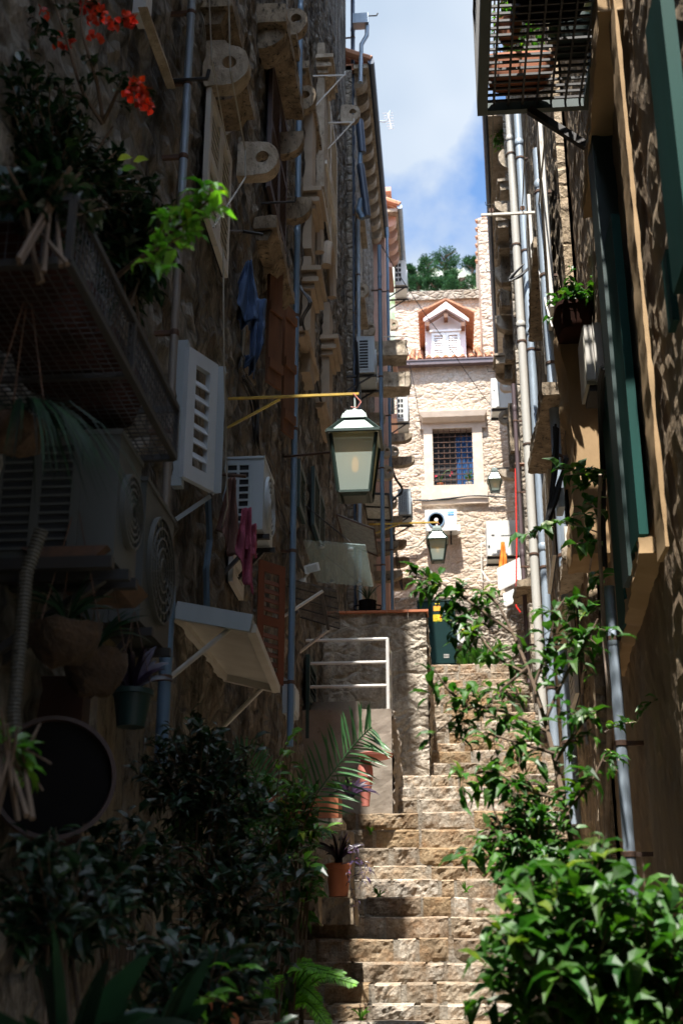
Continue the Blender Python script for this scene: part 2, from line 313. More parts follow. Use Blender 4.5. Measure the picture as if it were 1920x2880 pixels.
def relief(mb,o,u,v,nu,nv,n,amp,sc=(3.2,5),cut=None,seed=0,edge=True):
    # a wall sheet with rubble relief: o origin, u and v full edge vectors, n outward normal
    o,u,v,n=map(Vector,(o,u,v,n)); lu,lv=u.length,v.length; idx={}; vs=[]
    for j in range(nv+1):
        for i in range(nu+1):
            p=o+u*(i/nu)+v*(j/nv); q=Vector((lu*i/nu*sc[0]+seed,lv*j/nv*sc[1],seed*1.7))
            q+=noise.noise_vector(q*.8)*.35
            d=noise.voronoi(q)[0]; e=min(1,(d[1]-d[0])*3.2)
            h=e*.6+.5*noise.noise(q*1.1)+.35*noise.noise(q*4.3)+.18*noise.noise(q*11)
            vs.append(p+n*h*amp)
    fs=[]
    for j in range(nv):
        for i in range(nu):
            if cut:
                c=o+u*((i+.5)/nu)+v*((j+.5)/nv)
                if cut(c): continue
            a=j*(nu+1)+i; fs.append((a,a+1,a+nu+2,a+nu+1))
    mb.keep=1; mb.add(vs,fs)
# ================= the setting: ground, stairs, walls
g=MB(); g.quad((-400,-60,-3.2),(400,-60,-3.2),(400,400,-3.2),(-400,400,-3.2)); struct(g.build('ground','ground'))
# ---- stairs: nosing heights read from the photograph
NY=[2875,2825,2764,2707,2639,2578,2524,2474,2435,2384,2333,2285,2248,2215,2182,2148,2115,2093,2062,2033,2010,1986,1957,1936,1917,1897,1874]
ND=[9.6+.31*i for i in range(12)]+[14.0+.5*i for i in range(5)]+[17.1+1.12*i for i in range(10)]
def zrow(y,D): return D*math.tan(TH-math.atan((y-1440)/F))/math.cos(PSI)*.9985
SZ=[zrow(y,D) for y,D in zip(NY,ND)]
ND=[9.6-.31*5+.31*i for i in range(5)]+ND; SZ=[SZ[0]-.17*(5-i) for i in range(5)]+SZ
STONE=[(.50,.42,.32),(.44,.34,.23),(.52,.46,.38),(.42,.31,.19),(.55,.5,.43),(.48,.38,.28),(.36,.3,.23)]
st=MB(); st.keep=1; mort=MB(); mort.keep=1
def block(mb,x0,x1,y0,z0,z1,yb,ztb,amp=.022,seed=0):
    # rough face toward the viewer, worn rounded nosing, sloping tread to (yb, ztb)
    nx=max(3,int((x1-x0)/.022)); rows=[(z0,0),(z0+(z1-z0)*.12,0),(z0+(z1-z0)*.28,0),(z0+(z1-z0)*.45,0),(z0+(z1-z0)*.6,0),(z0+(z1-z0)*.75,0),(z0+(z1-z0)*.88,0),(z1-.012,.006),(z1,.022),(z1+(ztb-z1)*.3,.3),(ztb,1.0)]
    o=len(mb.v); vs=[]
    wob=.012*noise.noise(Vector((seed,y0,3)))
    for j,(z,t) in enumerate(rows):
        for i in range(nx+1):
            x=x0+(x1-x0)*i/nx; e=min(i,nx-i)/max(1,nx*.12); e=min(1,e)
            q=Vector((x*9,z*9+seed,y0*3))
            k=(noise.noise(q)*.9+.6*noise.noise(q*2.7)+.35*noise.noise(q*6.))*amp
            if j<7:
                en=min(1,j/1.5)
                y=y0-k*e+(1-e)*.012+(1-en)*.014; zz=z
            else:
                y=y0+(yb-y0)*(t if j>8 else 0)+(t if j<=8 else 0)-k*.4*(1 if j<9 else 0); zz=z+ .008*noise.noise(Vector((x*5,y0,seed)))+wob*0
            vs.append((x,y,zz))
    fs=[(j*(nx+1)+i,j*(nx+1)+i+1,(j+1)*(nx+1)+i+1,(j+1)*(nx+1)+i) for j in range(len(rows)-1) for i in range(nx)]
    mb.add(vs,fs)
for n in range(len(ND)):
    y0=ND[n]; z1=SZ[n]; 
    yb=ND[n+1] if n+1<len(ND) else 30.2
    zn=SZ[n+1] if n+1<len(ND) else z1+.02
    ris=min(zn-z1,.19 if y0>13.5 else .2); ztb=max(z1+.004,zn-ris)
    zb=z1-(SZ[n]-SZ[n-1])-.03 if n else z1-.3
    zprev=zb
    xl=-1.5 if y0<13.2 else (-1.05 if y0<15.7 else (-1.0 if y0<20 else -.95)); xr=rwx(y0)+.05
    if n>0: zprev=max(zb, z1-.22)
    mort.cur=(.30,.27,.225); mort.box((xl,y0+.010,zb-.1),(xr,yb+.05,z1-.012))
    x=xl; k=0
    while x<xr-.02:
        wd=rnd(.24,.7)*(1 if rnd(0,1)<.72 else .5); 
        if xr-(x+wd)<.16: wd=xr-x
        gap=rnd(.015,.045) if rnd(0,1)<.6 else rnd(.045,.09)
        c=random.choice(STONE); b=rnd(.8,1.15); st.cur=(c[0]*b*.71,c[1]*b*.71,c[2]*b*.71)
        lo=zprev+(rnd(0,.02) if rnd(0,1)<.8 else rnd(.02,.05))
        block(st,x+gap/2,x+wd-gap/2,y0-rnd(0,.012),lo,z1+rnd(-.008,.006),yb+.03,ztb,rnd(.014,.032),rnd(0,99)); x+=wd; k+=1
o=st.build('stone_stairs','steps'); struct(o); mj=mort.build('stair_mortar','steps'); struct(mj)
# ================= left house row
def relsheet(mb,X,y0,y1,z0,z1,step,amp,cut=None,sc=(3.2,5),seed=0):
    relief(mb,(X,y0,z0),(0,y1-y0,0),(0,0,z1-z0),int((y1-y0)/step),int((z1-z0)/step),(1,0,0),amp,sc,cut,seed)
A=thing('stone_house','weathered rubble stone house along the near left side with stone hook brackets','house',(XL,8,0))
mb=MB(); relsheet(mb,XL-.03,2.,19.1,-3,14.4,.075,.045,seed=3); mb.quad((XL-.03,2,-3),(XL-.03,-6,-3),(XL-.03,-6,14.4),(XL-.03,2,14.4)); mb.quad((XL-.03,19.1,-3),(-7,19.1,-3),(-7,19.1,14.4),(XL-.03,19.1,14.4)); mb.quad((XL-.03,-6,14.4),(XL-.03,19.1,14.4),(-7,19.1,16.4),(-7,-6,16.4)); mb.box((-6.9,9.0,14.3),(XL-.03,19.1,18.2)); mb.box((-6.9,8.9,18.2),(-1.16,19.2,18.35)); mb.box((-1.53,-6,6.3),(-.95,5.2,6.5)); mb.box((-1.53,-6,6.5),(-1.0,5.1,9.5)); mb.box((-1.52,-6,-3),(2.5,-2,10)); mb.box((-1.53,6.3,12),(-.96,6.85,12.2)); mb.box((-1.5,6.34,12.2),(-.98,6.8,13))  # unseen: bay and rear block added to cut sky light, balcony to shade steps
mb.quad((XL-.03,-6,-3),(-7,-6,-3),(-7,-6,14.4),(XL-.03,-6,14.4)); mb.build('wall','rubble_a',A)
B=thing('eaved_house','stone house beyond the dark drainpipe with curved corbels under its eave','house',(-1.42,21,3))
pB=PY(1092,653,24.8); zB=pB.z; xB=pB.x
mb=MB(); relsheet(mb,-1.38,19.1,25.,1,zB,.09,.03,seed=9); mb.box((-7,19.1,1),(-1.42,25,zB)); mb.build('wall','rubble_b',B)
Cc=thing('pink_house','pink plastered house furthest along the left side with a corbelled cornice','house',(-1.3,27,4))
pC=PY(1140,740,27.4); zC=pC.z; xC=pC.x
mb=MB(); mb.box((-7,25,2),(-1.1,27.4,zC)); mb.build('wall','pink_plaster',Cc)
# corbel rows and eaves
def corbel(mb,X0,X1,y,z,w,h):
    # quarter round stone bracket: flat top, curved belly
    n=7; L=X1-X0; poly=[(X0,y,z),(X1,y,z)]+[(X0+L*math.cos(a*PI/2/n)**.8,y,z-h*.25-h*.75*math.sin(a*PI/2/n)) for a in range(0,n+1)]
    mb.prism(poly,(0,w,0))
for H,y0,y1,zz,x0,ov,cm in ((B,19.3,24.8,zB,-1.38,xB+1.38-.1,'cut_stone'),(Cc,25.2,27.3,zC,-1.1,xC+1.1-.1,'pink_plaster')):
    y=y0; 
    while y<y1-.2:
        m_=MB(); corbel(m_,x0-.02,x0+ov-.05,y,zz-.07,.22,.30); m_.build('corbel',cm,H,True); y+=.52
    m_=MB(); m_.box((x0-.02,y0-.2,zz-.07),(x0+ov,y1+.15,zz+.02)); m_.build('eave_slab','cut_stone',H)
    m_=MB(); m_.tube([(x0+ov+.05,y0-.25,zz+.03),(x0+ov+.05,y1+.2,zz+.03)],.065,10); m_.build('gutter','pipe_dark' if H is B else 'galvanised',H,True)
    m_=MB(); 
    yy=y0-.2
    while yy<y1+.1:
        m_.tube([(x0+ov+.05,yy,zz+.1),(x0-3.2,yy,zz+1.7)],.085,8); yy+=.2
    m_.box((-5.,y0-.2,zz-.1),(x0,y1+.15,zz+.04)); m_.build('roof','roof_tile',H,True)
# ================= right house row
def rsheet(name,k,z0,z1,m,H,amp=.05,step=.08,seed=0):
    (y0,x0),(y1,x1)=RW[k]; u=Vector((x1-x0,y1-y0,0)); n=Vector((-(y1-y0),x1-x0,0)).normalized()
    mb=MB(); relief(mb,Vector((x0,y0,z0))-n*.03,u,(0,0,z1-z0),int(u.length/step),int((z1-z0)/step),n,amp,(3,4.4),None,seed)
    mb.quad((x0,y0,z1),(x1,y1,z1),(x1+5,y1,z1+1),(x0+5,y0,z1+1)); mb.quad((x0,y0,z0),(x0+5,y0,z0),(x0+5,y0,z1),(x0,y0,z1)); mb.quad((x1,y1,z0),(x1+5,y1,z0),(x1+5,y1,z1),(x1,y1,z1)); mb.build(name,m,H)
RA=thing('rough_stone_house','rough brown stone house at the near right with green shutters and thick stone sills','house',(1,6,0))
rsheet('wall',0,-3,15,'old_wall',RA,.014,.07,5)
RB=thing('piped_house','stone house halfway up the right side behind the grey and blue drainpipes','house',(1.1,14,0))
rsheet('wall',1,-3,18.5,'rubble_r',RB,.025,.09,15)
RC=thing('bracketed_house','stone house at the far right end lined with half round stone brackets','house',(1.3,25,3))
rsheet('wall',2,1,PY(1402,1018,30.4).z,'rubble_b',RC,.03,.1,25)
def epoly(mb,pts,h): mb.prism(pts,(0,0,h))
qe=PY(1402,1018,30.4); zR=qe.z
for H,k,zz,ov in ((RB,1,18.5,.2),(RC,2,zR,RW[2][1][1]-qe.x)):
    (y0,x0),(y1,x1)=RW[k]
    if k==2: x0=1.14+ov
    m_=MB(); epoly(m_,[(x0-ov,y0,zz-.02),(x1-ov,y1,zz-.02),(x1+4,y1,zz-.02),(x0+4,y0,zz-.02)],.1); m_.build('eave_slab','cut_stone',H)
    m_=MB(); m_.tube([(x0-ov-.05,y0,zz+.05),(x1-ov-.05,y1,zz+.05)],.06,8); m_.build('gutter','pipe_dark',H,True)
# unseen block added to the stone_house wall closes the lane, cutting sky light
# ================= end house
YE=30.6
E=thing('end_house','sunlit pale rubble house closing the lane with barred window and dormer','house',(1,YE,7))
def pe(px,py,d=0): return PY(px,py,YE-d)
xl=-1.6; xr=2.2; zb0=pe(1250,1870).z-1.2; zg=pe(1250,1026).z-.1; zband=pe(1250,1682).z
wx0,wx1=pe(1217,1300).x,pe(1330,1300).x; wz0,wz1=pe(1270,1367).z,pe(1270,1207).z
cut=lambda c:(wx0<c.x<wx1 and wz0<c.z<wz1)
mb=MB(); relief(mb,(xl,YE,zband-.02),(xr-xl,0,0),(0,0,zg-zband+.1),int((xr-xl)/.028),int((zg-zband)/.028),(0,-1,0),.022,(3.4,5.2),cut,2)
mb.build('wall','rubble_end',E)
mb=MB(); relief(mb,(xl,YE-.1,zb0),(xr-xl,0,0),(0,0,zband-zb0),int((xr-xl)/.035),int((zband-zb0)/.035),(0,-1,0),.05,(3.2,4.6),None,7)
mb.quad((xl,YE-.1,zband),(xr,YE-.1,zband),(xr,YE,zband),(xl,YE,zband)); mb.build('wall_base','rubble_base',E)
# window
W=MB(); f=.1
jl,jr=pe(1192,1300).x,pe(1358,1300).x; lz=pe(1270,1207).z; sz=pe(1270,1367).z
W.box((jl,YE-.07,sz),(wx0,YE+.25,lz)); W.box((wx1,YE-.07,sz),(jr,YE+.25,lz)); W.box((jl-.1,YE-.09,pe(1270,1420).z),(jr+.08,YE+.25,sz)); W.box((jl-.1,YE-.068,lz),(jr+.1,YE+.25,pe(1270,1190).z))
wf=W.build('window_frame','pale_stone',E)
W=MB(); lx0,lx1=pe(1180,1180).x,pe(1368,1180).x; za,zb_=pe(1270,1191).z,pe(1270,1164).z
W.prism([(0,YE-.07,za),(0,YE-.14,za),(0,YE-.24,za+(zb_-za)*.35),(0,YE-.27,zb_-.03),(0,YE-.27,zb_),(0,YE,zb_+.03),(0,YE,za)],(1,0,0))
for v in W.v: v.x=lx0+(lx1-lx0)*v.x+(.06 if v.x<.5 else -.06)*(1 if v.z<(za+zb_)/2 else 0)
W.build('lintel','pale_stone',E)
W=MB(); W.quad((wx0-.02,YE+.24,wz0),(wx1+.02,YE+.24,wz0),(wx1+.02,YE+.24,wz1),(wx0-.02,YE+.24,wz1)); W.build('window_opening','dark_hole',wf)
W=MB(); cx=pe(1283,1300).x; n_=22
for i in range(n_):
    a=cx+(wx1-cx)*i/n_; b=cx+(wx1-cx)*(i+1)/n_; W.quad((a,YE+.19+.03*math.sin(i*1.1),wz0),(b,YE+.19+.03*math.sin(i*1.1+1.1),wz0),(b,YE+.19+.03*math.sin(i*1.1+1.1),wz1-.12),(a,YE+.19+.03*math.sin(i*1.1),wz1-.12))
W.build('curtain','curtain_blue',wf)
W=MB()
for i in range(8): x=wx0+(wx1-wx0)*i/7; W.box((x-.008,YE+.012,wz0),(x+.008,YE+.028,wz1))
for i in range(11): z=wz0+(wz1-wz0)*(i+.15)/10.6; W.box((wx0,YE-.006,z-.008),(wx1,YE+.01,z+.008))
W.build('window_grille','rust_iron',wf)
# gutter and roof
W=MB(); gx0,gx1=-1.6,2.2; zg1=pe(1250,1020).z
W.box((gx0,YE-.2,zg1-.13),(gx1,YE-.02,zg1)); W.box((gx0,YE-.22,zg1-.02),(gx1,YE-.2,zg1+.015)); W.build('gutter','pipe_brown',E)
RS=.62  # roof slope
W=MB(); W.quad((gx0,YE-.02,zg1-.02),(gx1,YE-.02,zg1-.02),(gx1,YE+3.2,zg1-.02+3.2*RS),(gx0,YE+3.2,zg1-.02+3.2*RS)); 
x=gx0; k=0
while x<gx1:
    for j in range(11):
        y=YE-.16+j*.3; z=zg1+.02+(y-YE+.16)*RS; W.tube([(x,y,z),(x+rnd(-.01,.01),y+.38,z+.38*RS+.0)],[.082+rnd(-.004,.004),.066],8,True)
    x+=.235
W.build('roof','roof_tile',E,True)
# dormer
W=MB(); Yd=YE+.55; 
def pd(px,py): return PY(px,py,Yd)
dx0,dx1=pd(1193,980).x,pd(1313,980).x; dzb=pd(1250,1016).z; dze=pd(1250,882).z; dzp=pd(1250,855).z; dxm=(dx0+dx1)/2
D=W
D.prism([(dx0+.03,Yd,dzb-.3),(dx1-.03,Yd,dzb-.3),(dx1-.03,Yd,dze),(dxm,Yd,dzp-.1),(dx0+.03,Yd,dze)],(0,2.2,0)); dm=D.build('dormer','white_plaster',E)
D=MB(); e0=PY(1177,880,Yd-.3); e1=PY(1331,880,Yd-.3); pk=PY(1253,842,Yd-.3); 
th=.07
for a,b in ((e0,pk),(e1,pk)):
    d=(b-a).normalized(); nn=Vector((-d.z,0,d.x)); nn=nn if nn.z>0 else -nn
    D.obox(a,b-a,(0,2.4,0),nn*.05)
D.build('dormer_roof','roof_tile',dm)
D=MB()
for a,b in ((e0,pk),(e1,pk)):
    for j in range(9):
        q=a+Vector((0,.25*j,.02)); D.tube([q-(b-a)*.02,q+(b-a)*.3],.045,8)
D.build('roof_tiles','roof_tile',dm,True)
D=MB(); q0,q1,qk=PY(1190,895,Yd-.32),PY(1317,895,Yd-.32),PY(1253,848,Yd-.32)
D.prism([q0,q0+Vector((0,0,-.1)),qk+Vector((0,0,-.22)),q1+Vector((0,0,-.1)),q1,qk],(0,.05,0)); D.build('bargeboard','white_plaster',dm)
D=MB(); D.prism([q0+Vector((.06,.06,-.12)),q0+Vector((.06,.06,-.2)),qk+Vector((0,.06,-.34)),q1+Vector((-.06,.06,-.2)),q1+Vector((-.06,.06,-.12)),qk+Vector((0,.06,-.24))],(0,.05,0))
for px,py in ((1201,912),(1253,888),(1301,912)):
    c=PY(px,py,Yd-.3); D.box((c.x-.055,c.y,c.z-.05),(c.x+.055,c.y+.34,c.z+.07))
D.build('rafters','wood_brown',dm)
D=MB(); s0,s1=PY(1213,970,Yd-.02),PY(1293,970,Yd-.02); sb,stp=PY(1250,1006,Yd).z,PY(1250,936,Yd).z
D.box((s0.x-.04,Yd-.09,stp),(s1.x+.04,Yd,stp+.05))
for a,b in ((s0.x,(s0.x+s1.x)/2-.005),((s0.x+s1.x)/2+.005,s1.x)):
    fr=.07; D.box((a,Yd-.06,sb),(a+fr,Yd-.002,stp-.02)); D.box((b-fr,Yd-.06,sb),(b,Yd-.002,stp-.02)); D.box((a+fr,Yd-.058,sb),(b-fr,Yd-.002,sb+.08)); D.box((a+fr,Yd-.058,stp-.1),(b-fr,Yd-.002,stp-.02))
    for j in range(8):
        z=sb+.09+j*(stp-sb-.2)/8; D.obox((a+fr,Yd-.05,z),(b-fr-a-fr,0,0),(0,.03,.05),(0,.006,-.004))
D.build('dormer_shutters','white',dm)
# parapet and gable walls behind
P=MB(); Yp=YE+2.6; a,b=PY(1110,845,Yp),PY(1350,845,Yp); zt=PY(1250,822,Yp).z; z1_=PY(1250,846,Yp).z; zbm=PY(1250,1000,Yp).z
relief(P,(a.x,Yp,zbm),(b.x-a.x,0,0),(0,0,z1_-zbm),70,60,(0,-1,0),.03,(3.4,5.2),None,4); P.build('back_wall','rubble_end',E)
P=MB(); P.box((a.x,Yp-.12,z1_),(b.x+.1,Yp+.4,zt)); P.build('coping','rubble_base',E)
P=MB(); Yc=YE+1.0; c0,c1=PY(1343,640,Yc),PY(1412,640,Yc); ct=PY(1380,612,Yc).z; cb=PY(1380,1030,Yc).z
relief(P,(c0.x,Yc,cb),(c1.x-c0.x+.5,0,0),(0,0,ct-cb),42,130,(0,-1,0),.04,(3,4.4),None,8)
P.quad((c0.x,Yc,cb),(c0.x,Yc+3,cb),(c0.x,Yc+3,ct),(c0.x,Yc,ct)); P.quad((c0.x,Yc,ct),(c1.x+.5,Yc,ct),(c1.x+.5,Yc+3,ct),(c0.x,Yc+3,ct)); P.build('gable_wall','rubble_end',E)
P=MB(); 
for j in range(6): P.tube([(c0.x-.05,Yc+.1+j*.25,ct-.05-j*.12),(c0.x+.25,Yc+.1+j*.25,ct+.06-j*.12)],.07,8)
P.build('verge_tiles','roof_tile',E,True)
# ================= hill and pines far behind
YH=150; hl=MB(); hl.keep=1; nx,ny=60,30; vs=[]
ridge=[(900,700),(1100,745),(1159,760),(1200,756),(1285,750),(1328,762),(1450,800),(1600,900)]
def rid(px):
    for (a,b),(c,d) in zip(ridge,ridge[1:]):
        if px<=c: return b+(d-b)*(px-a)/(c-a)
    return 900
for j in range(ny+1):
    for i in range(nx+1):
        px=850+700*i/nx; t=j/ny; p=PY(px,rid(px),YH); z=-3.2+(p.z+3.2)*t**1.1; y=YH-70*(1-t)+14*noise.noise(Vector((i*.3,j*.3,1)))*(1-t)
        vs.append((p.x,y,z+1.6*noise.noise(Vector((i*.5,j*.7,5)))+.8*noise.noise(Vector((i*1.7,j*1.9,5)))))
hl.add(vs,[(j*(nx+1)+i,j*(nx+1)+i+1,(j+1)*(nx+1)+i+1,(j+1)*(nx+1)+i) for j in range(ny) for i in range(nx)]); struct(hl.build('hills','limestone_hill',smooth=True))
def pine(px,py,wpx,hpx,Y,label):
    # px,py crown centre; tree at distance Y
    c=PY(px,py,Y); s=Y*1.03/F/math.cos(.5); rw=wpx/2*s*1.25; rh=hpx/2*s*1.15
    t=thing('pine_tree',label,'tree',(c.x,c.y,c.z-rh-2),'pines on the hill'); m_=MB()
    m_.tube([(c.x,c.y,c.z-rh-3),(c.x+.2,c.y,c.z)],[.35,.12],6); 
    for k in range(7):
        a=rnd(0,6.28); m_.tube([(c.x,c.y,c.z-rh*.6+k*rh*.16),(c.x+rw*.7*math.cos(a),c.y+rw*.5*math.sin(a),c.z-rh*.3+k*rh*.18)],[.12,.04],5)
    m_.build('trunk','bark',t); m_=MB(); m_.keep=1
    cl=[]
    for k in range(26):
        a=rnd(0,6.28); u=rnd(-1,1); rr=rnd(.35,1)**.6; cl.append((Vector((rw*.82*math.cos(a)*math.sqrt(1-u*u)*rr,rw*.7*math.sin(a)*math.sqrt(1-u*u)*rr,rh*.82*u*rr)),rnd(.3,.5)*min(rw,rh)))
    for cc_,r_ in cl:
        br=rnd(.6,1.35)
        for q in range(110):
            d=Vector((random.gauss(0,1),random.gauss(0,1),random.gauss(0,.8))).normalized()*r_*rnd(.55,1.08); p=c+cc_+d
            sz_=rnd(.16,.42); u_=Vector((rnd(-1,1),rnd(-1,1),rnd(-.3,1))).normalized()*sz_; v_=Vector((rnd(-1,1),rnd(-1,1),rnd(-1,1))).normalized()*sz_*.4
            b2=br*rnd(.8,1.2); m_.cur=(b2,b2,b2*.9); m_.quad(p-v_,p+u_*.4,p+v_,p+u_)
    m_.build('crown','leaf_pine',t)
for a in [(1198,757,52,84,140,'tall conical pine rising at the left of the skyline group'),(1250,735,76,74,143,'largest round topped pine at the centre of the skyline'),(1324,743,48,38,150,'spreading pine on the ridge beside the gable wall'),(1150,768,30,56,138,'dark pine beside the pink house cornice'),(1172,800,50,46,134,'bushy pine low behind the coping at the left'),(1290,795,84,56,120,'broad pine low on the slope above the dormer'),(1222,805,60,44,122,'low pine between the rocks and the coping'),(1339,785,18,36,130,'small pine low beside the gable wall'),(1258,790,40,44,126,'pale green pine on the rocks right of centre')]: pine(*a)
# ================= left side fittings
def bis(fn,lo,hi,target,inc=True):
    for _ in range(40):
        m=(lo+hi)/2
        if (fn(m)<target)==inc: lo=m
        else: hi=m
    return (lo+hi)/2
def Yat(px,X,Z): return bis(lambda y:proj(Vector((X,y,Z)))[0],2.5,31,px,X<0)
def louver(name,o,u,v,n,mname,H,fr=.07,slat=.055,mid=True,leaves=1,inner=None,th=.035):
    # louvred leaf: o lower corner, u width, v height, n thickness direction (unit)
    o,u,v,n=map(Vector,(o,u,v,n)); U=u.normalized(); V=v.normalized(); lu=u.length/leaves; lv=v.length; mb=MB()
    for k in range(leaves):
        q=o+U*(lu*k); w_=lu-.008
        mb.obox(q,U*fr,v,n*th); mb.obox(q+U*(w_-fr),U*fr,v,n*th); mb.obox(q+U*fr,U*(w_-2*fr),V*fr*1.2,n*th); mb.obox(q+U*fr+V*(lv-fr*1.2),U*(w_-2*fr),V*fr*1.2,n*th)
        secs=[(fr*1.2,lv-fr*1.2)]
        if mid and lv>.9: mb.obox(q+U*fr+V*(lv/2-fr/2),U*(w_-2*fr),V*fr,n*th*.98); secs=[(fr*1.2,lv/2-fr/2),(lv/2+fr/2,lv-fr*1.2)]
        for a,b in secs:
            nn=max(2,int((b-a)/slat)); st_=(b-a)/nn
            for j in range(nn):
                mb.obox(q+U*(fr*.98)+V*(a+st_*(j+.1)),U*(w_-1.96*fr),V*(-st_*.55)+n*th*.9,(V*.35+n*.2)*.02)
    so_=mb.build(name,mname,H)
    if inner:
        m2=MB(); m2.obox(o-n*.012+U*.02,u-U*.04,v,n*.01); m2.build('window_opening',inner,H)
    return so_
def hook_mesh(mb,p00,p11,hx,hz,hr,th):
    # stone hook in the XZ plane at p00.y: wall side x0, tip x1, hole at hx,hz
    x0,x1=p00.x,p11.x; z1,z0=p00.z,p11.z; y=p00.y; s=1 if x1>x0 else -1; H=z1-z0; n=36; outer=[];inner=[]
    r=min(H*.55,abs(x1-hx)); 
    for k in range(n):
        a=2*PI*k/n; dx,dz=math.cos(a),math.sin(a)
        tx=(abs(x1-hx) if dx>0 else abs(hx-x0))/max(1e-6,abs(dx)); tz=((z1-hz) if dz>0 else (hz-z0))/max(1e-6,abs(dz)); t=min(tx,tz)
        if dx>0: 
            A_=abs(x1-hx); B_=(hz-z0) if dz<0 else A_*1.08; t=min(t,1/math.sqrt((dx/A_)**2+(dz/B_)**2))
        outer.append((hx+s*dx*t,hz+dz*t)); inner.append((hx+s*dx*hr,hz+dz*hr))
    vs=[];fs=[]
    for yy in (y,y+th):
        for (a,b) in outer: vs.append((a+rnd(-.002,.002),yy,b+rnd(-.002,.002)))
        for (a,b) in inner: vs.append((a,yy,b))
    for k in range(n):
        j=(k+1)%n; fs+= [(k,j,n+j,n+k),(2*n+j,2*n+k,3*n+k,3*n+j),(j,k,2*n+k,2*n+j),(n+k,n+j,3*n+j,3*n+k)]
    mb.add(vs,fs)
def house_at(side,Y):
    if side=='L': return A if Y<19.1 else (B if Y<25 else Cc)
    return RA if Y<9.6 else (RB if Y<20 else RC)
def hook(x0,y0,x1,y1,hx=None,hy=None,hr=None,side='L',m='cut_stone',Y=None,th=.11,iron=False):
    wp=(PL if side=='L' else PR)(x0,(y0+y1)/2); Y=Y or wp.y; a=PY(x0,y0,Y); b=PY(x1,y1,Y); H=house_at(side,Y); wx=LX(Y) if side=='L' else rwx(Y)
    s=1 if side=='L' else -1
    if (wx-a.x)*s<0: a.x=wx-.03*s
    mb=MB()
    if hx: h=PY(hx,hy,Y); hook_mesh(mb,a,b,h.x,h.z,min(hr*Y/F*1.5,.42*(a.z-b.z)),th)
    else:
        n=8; L=b.x-a.x; hh=a.z-b.z; mb.prism([(a.x,Y,b.z+hh*.05),(a.x,Y,a.z),(b.x,Y,a.z)]+[(b.x-L*.62*(1-math.cos(t*PI/2/n)),Y,a.z-hh*.25-hh*.75*math.sin(t*PI/2/n)) for t in range(n+1)],(0,th,0))
    for v in mb.v: v+=noise.noise_vector(v*9)*.006
    o=mb.build('stone_bracket',m,H,True)
    if iron:
        m2=MB(); t=b+Vector((0,.05,(a.z-b.z)*.85)); m2.tube([t-Vector((.1*s,0,0)),t+Vector((.16*s,0,0)),t+Vector((.17*s,0,.07))],.008,6); m2.build('hook_iron','iron',o)
    return o
for a in [(575,115,697,235,645,174,17),(668,400,782,488,737,440,15),(805,25,862,92,832,50,12),(820,242,887,305,857,266,11),(957,295,1012,340,991,314,8),(1008,795,1037,832,1017,815,6),(1025,905,1055,942,1043,919,5),(1100,896,1120,925,1107,911,4)]:
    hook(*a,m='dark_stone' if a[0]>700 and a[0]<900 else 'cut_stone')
for a in [(1101,1254,1121,1281,1111,1266,4),(1080,1250,1097,1283,1088,1266,4),(1082,1307,1107,1345,1093,1325,5),(1098,1389,1117,1425,1106,1406,5),(1058,1160,1083,1190,1070,1172,5)]: hook(*a,Y=25 if a[0]>1090 else 22.5,th=.14)
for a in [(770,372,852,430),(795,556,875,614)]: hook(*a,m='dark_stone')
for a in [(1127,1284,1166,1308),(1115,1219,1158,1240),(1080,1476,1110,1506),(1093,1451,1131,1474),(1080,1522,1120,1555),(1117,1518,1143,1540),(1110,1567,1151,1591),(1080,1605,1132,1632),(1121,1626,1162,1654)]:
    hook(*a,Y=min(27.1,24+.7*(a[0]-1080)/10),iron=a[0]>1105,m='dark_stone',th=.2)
def ledge(x0,y0,x1,y1,Y,d=.45,m='cut_stone'):
    a=PY(x0,y0,Y); b=PY(x1,y1,Y); mb=MB(); H=house_at('L',Y); nx=6
    mb.box((LX(Y)-.05,Y,b.z),(b.x,Y+d,a.z)); bm_=MB()
    for v in mb.v: v+=noise.noise_vector(v*7)*.03
    mb.build('stone_ledge',m,H,rough=.05)
ledge(1060,957,1145,996,22,.5); ledge(1062,1046,1152,1085,22,.5)
# balcony stones at the top edge and window hoods (long slabs along the wall)
def sillL(x,y,x2,off,h,m='dark_stone',H=None,name='window_hood'):
    p=PX(x,y,XL+off); Y1=Yat(x2,XL+off,p.z); mb=MB(); mb.box((XL-.03,p.y,p.z),(XL+off,Y1,p.z+h))
    mb.prism([(XL-.03,p.y+.04,p.z-h*.8),(XL+off*.55,p.y+.04,p.z-h*.8),(XL+off*.8,p.y+.04,p.z-.002),(XL-.03,p.y+.04,p.z-.002)],(0,Y1-p.y-.08,0))
    for v in mb.v: v+=noise.noise_vector(v*8)*.008
    return mb.build(name,m,H or A,rough=.02)
sillL(655,15,685,.2,.14); sillL(690,225,716,.22,.16); sillL(832,96,845,.2,.14); sillL(868,190,905,.12,.1,'dark_stone'); sillL(777,640,828,.18,.12)
mb=MB(); q=PL(728,60); 
a=PY(705,5,q.y); b=PY(805,58,q.y); mb.box((XL-.05,q.y,b.z),(b.x,q.y+1.4,b.z+.2)); a=PY(728,62,q.y+.1); b=PY(805,130,q.y+.1); 
n=8; L=b.x-XL; hh=a.z-b.z; mb.prism([(XL-.03,q.y+.1,b.z),(XL-.03,q.y+.1,a.z-.002),(b.x,q.y+.1,a.z-.002)]+[(XL+L*math.cos(t*PI/2/n),q.y+.1,a.z-hh*.4-hh*.6*math.sin(t*PI/2/n)) for t in range(n+1)],(0,.3,0))
for v in mb.v: v+=noise.noise_vector(v*6)*.012
mb.build('balcony_corbel','dark_stone',A,True,rough=.03)
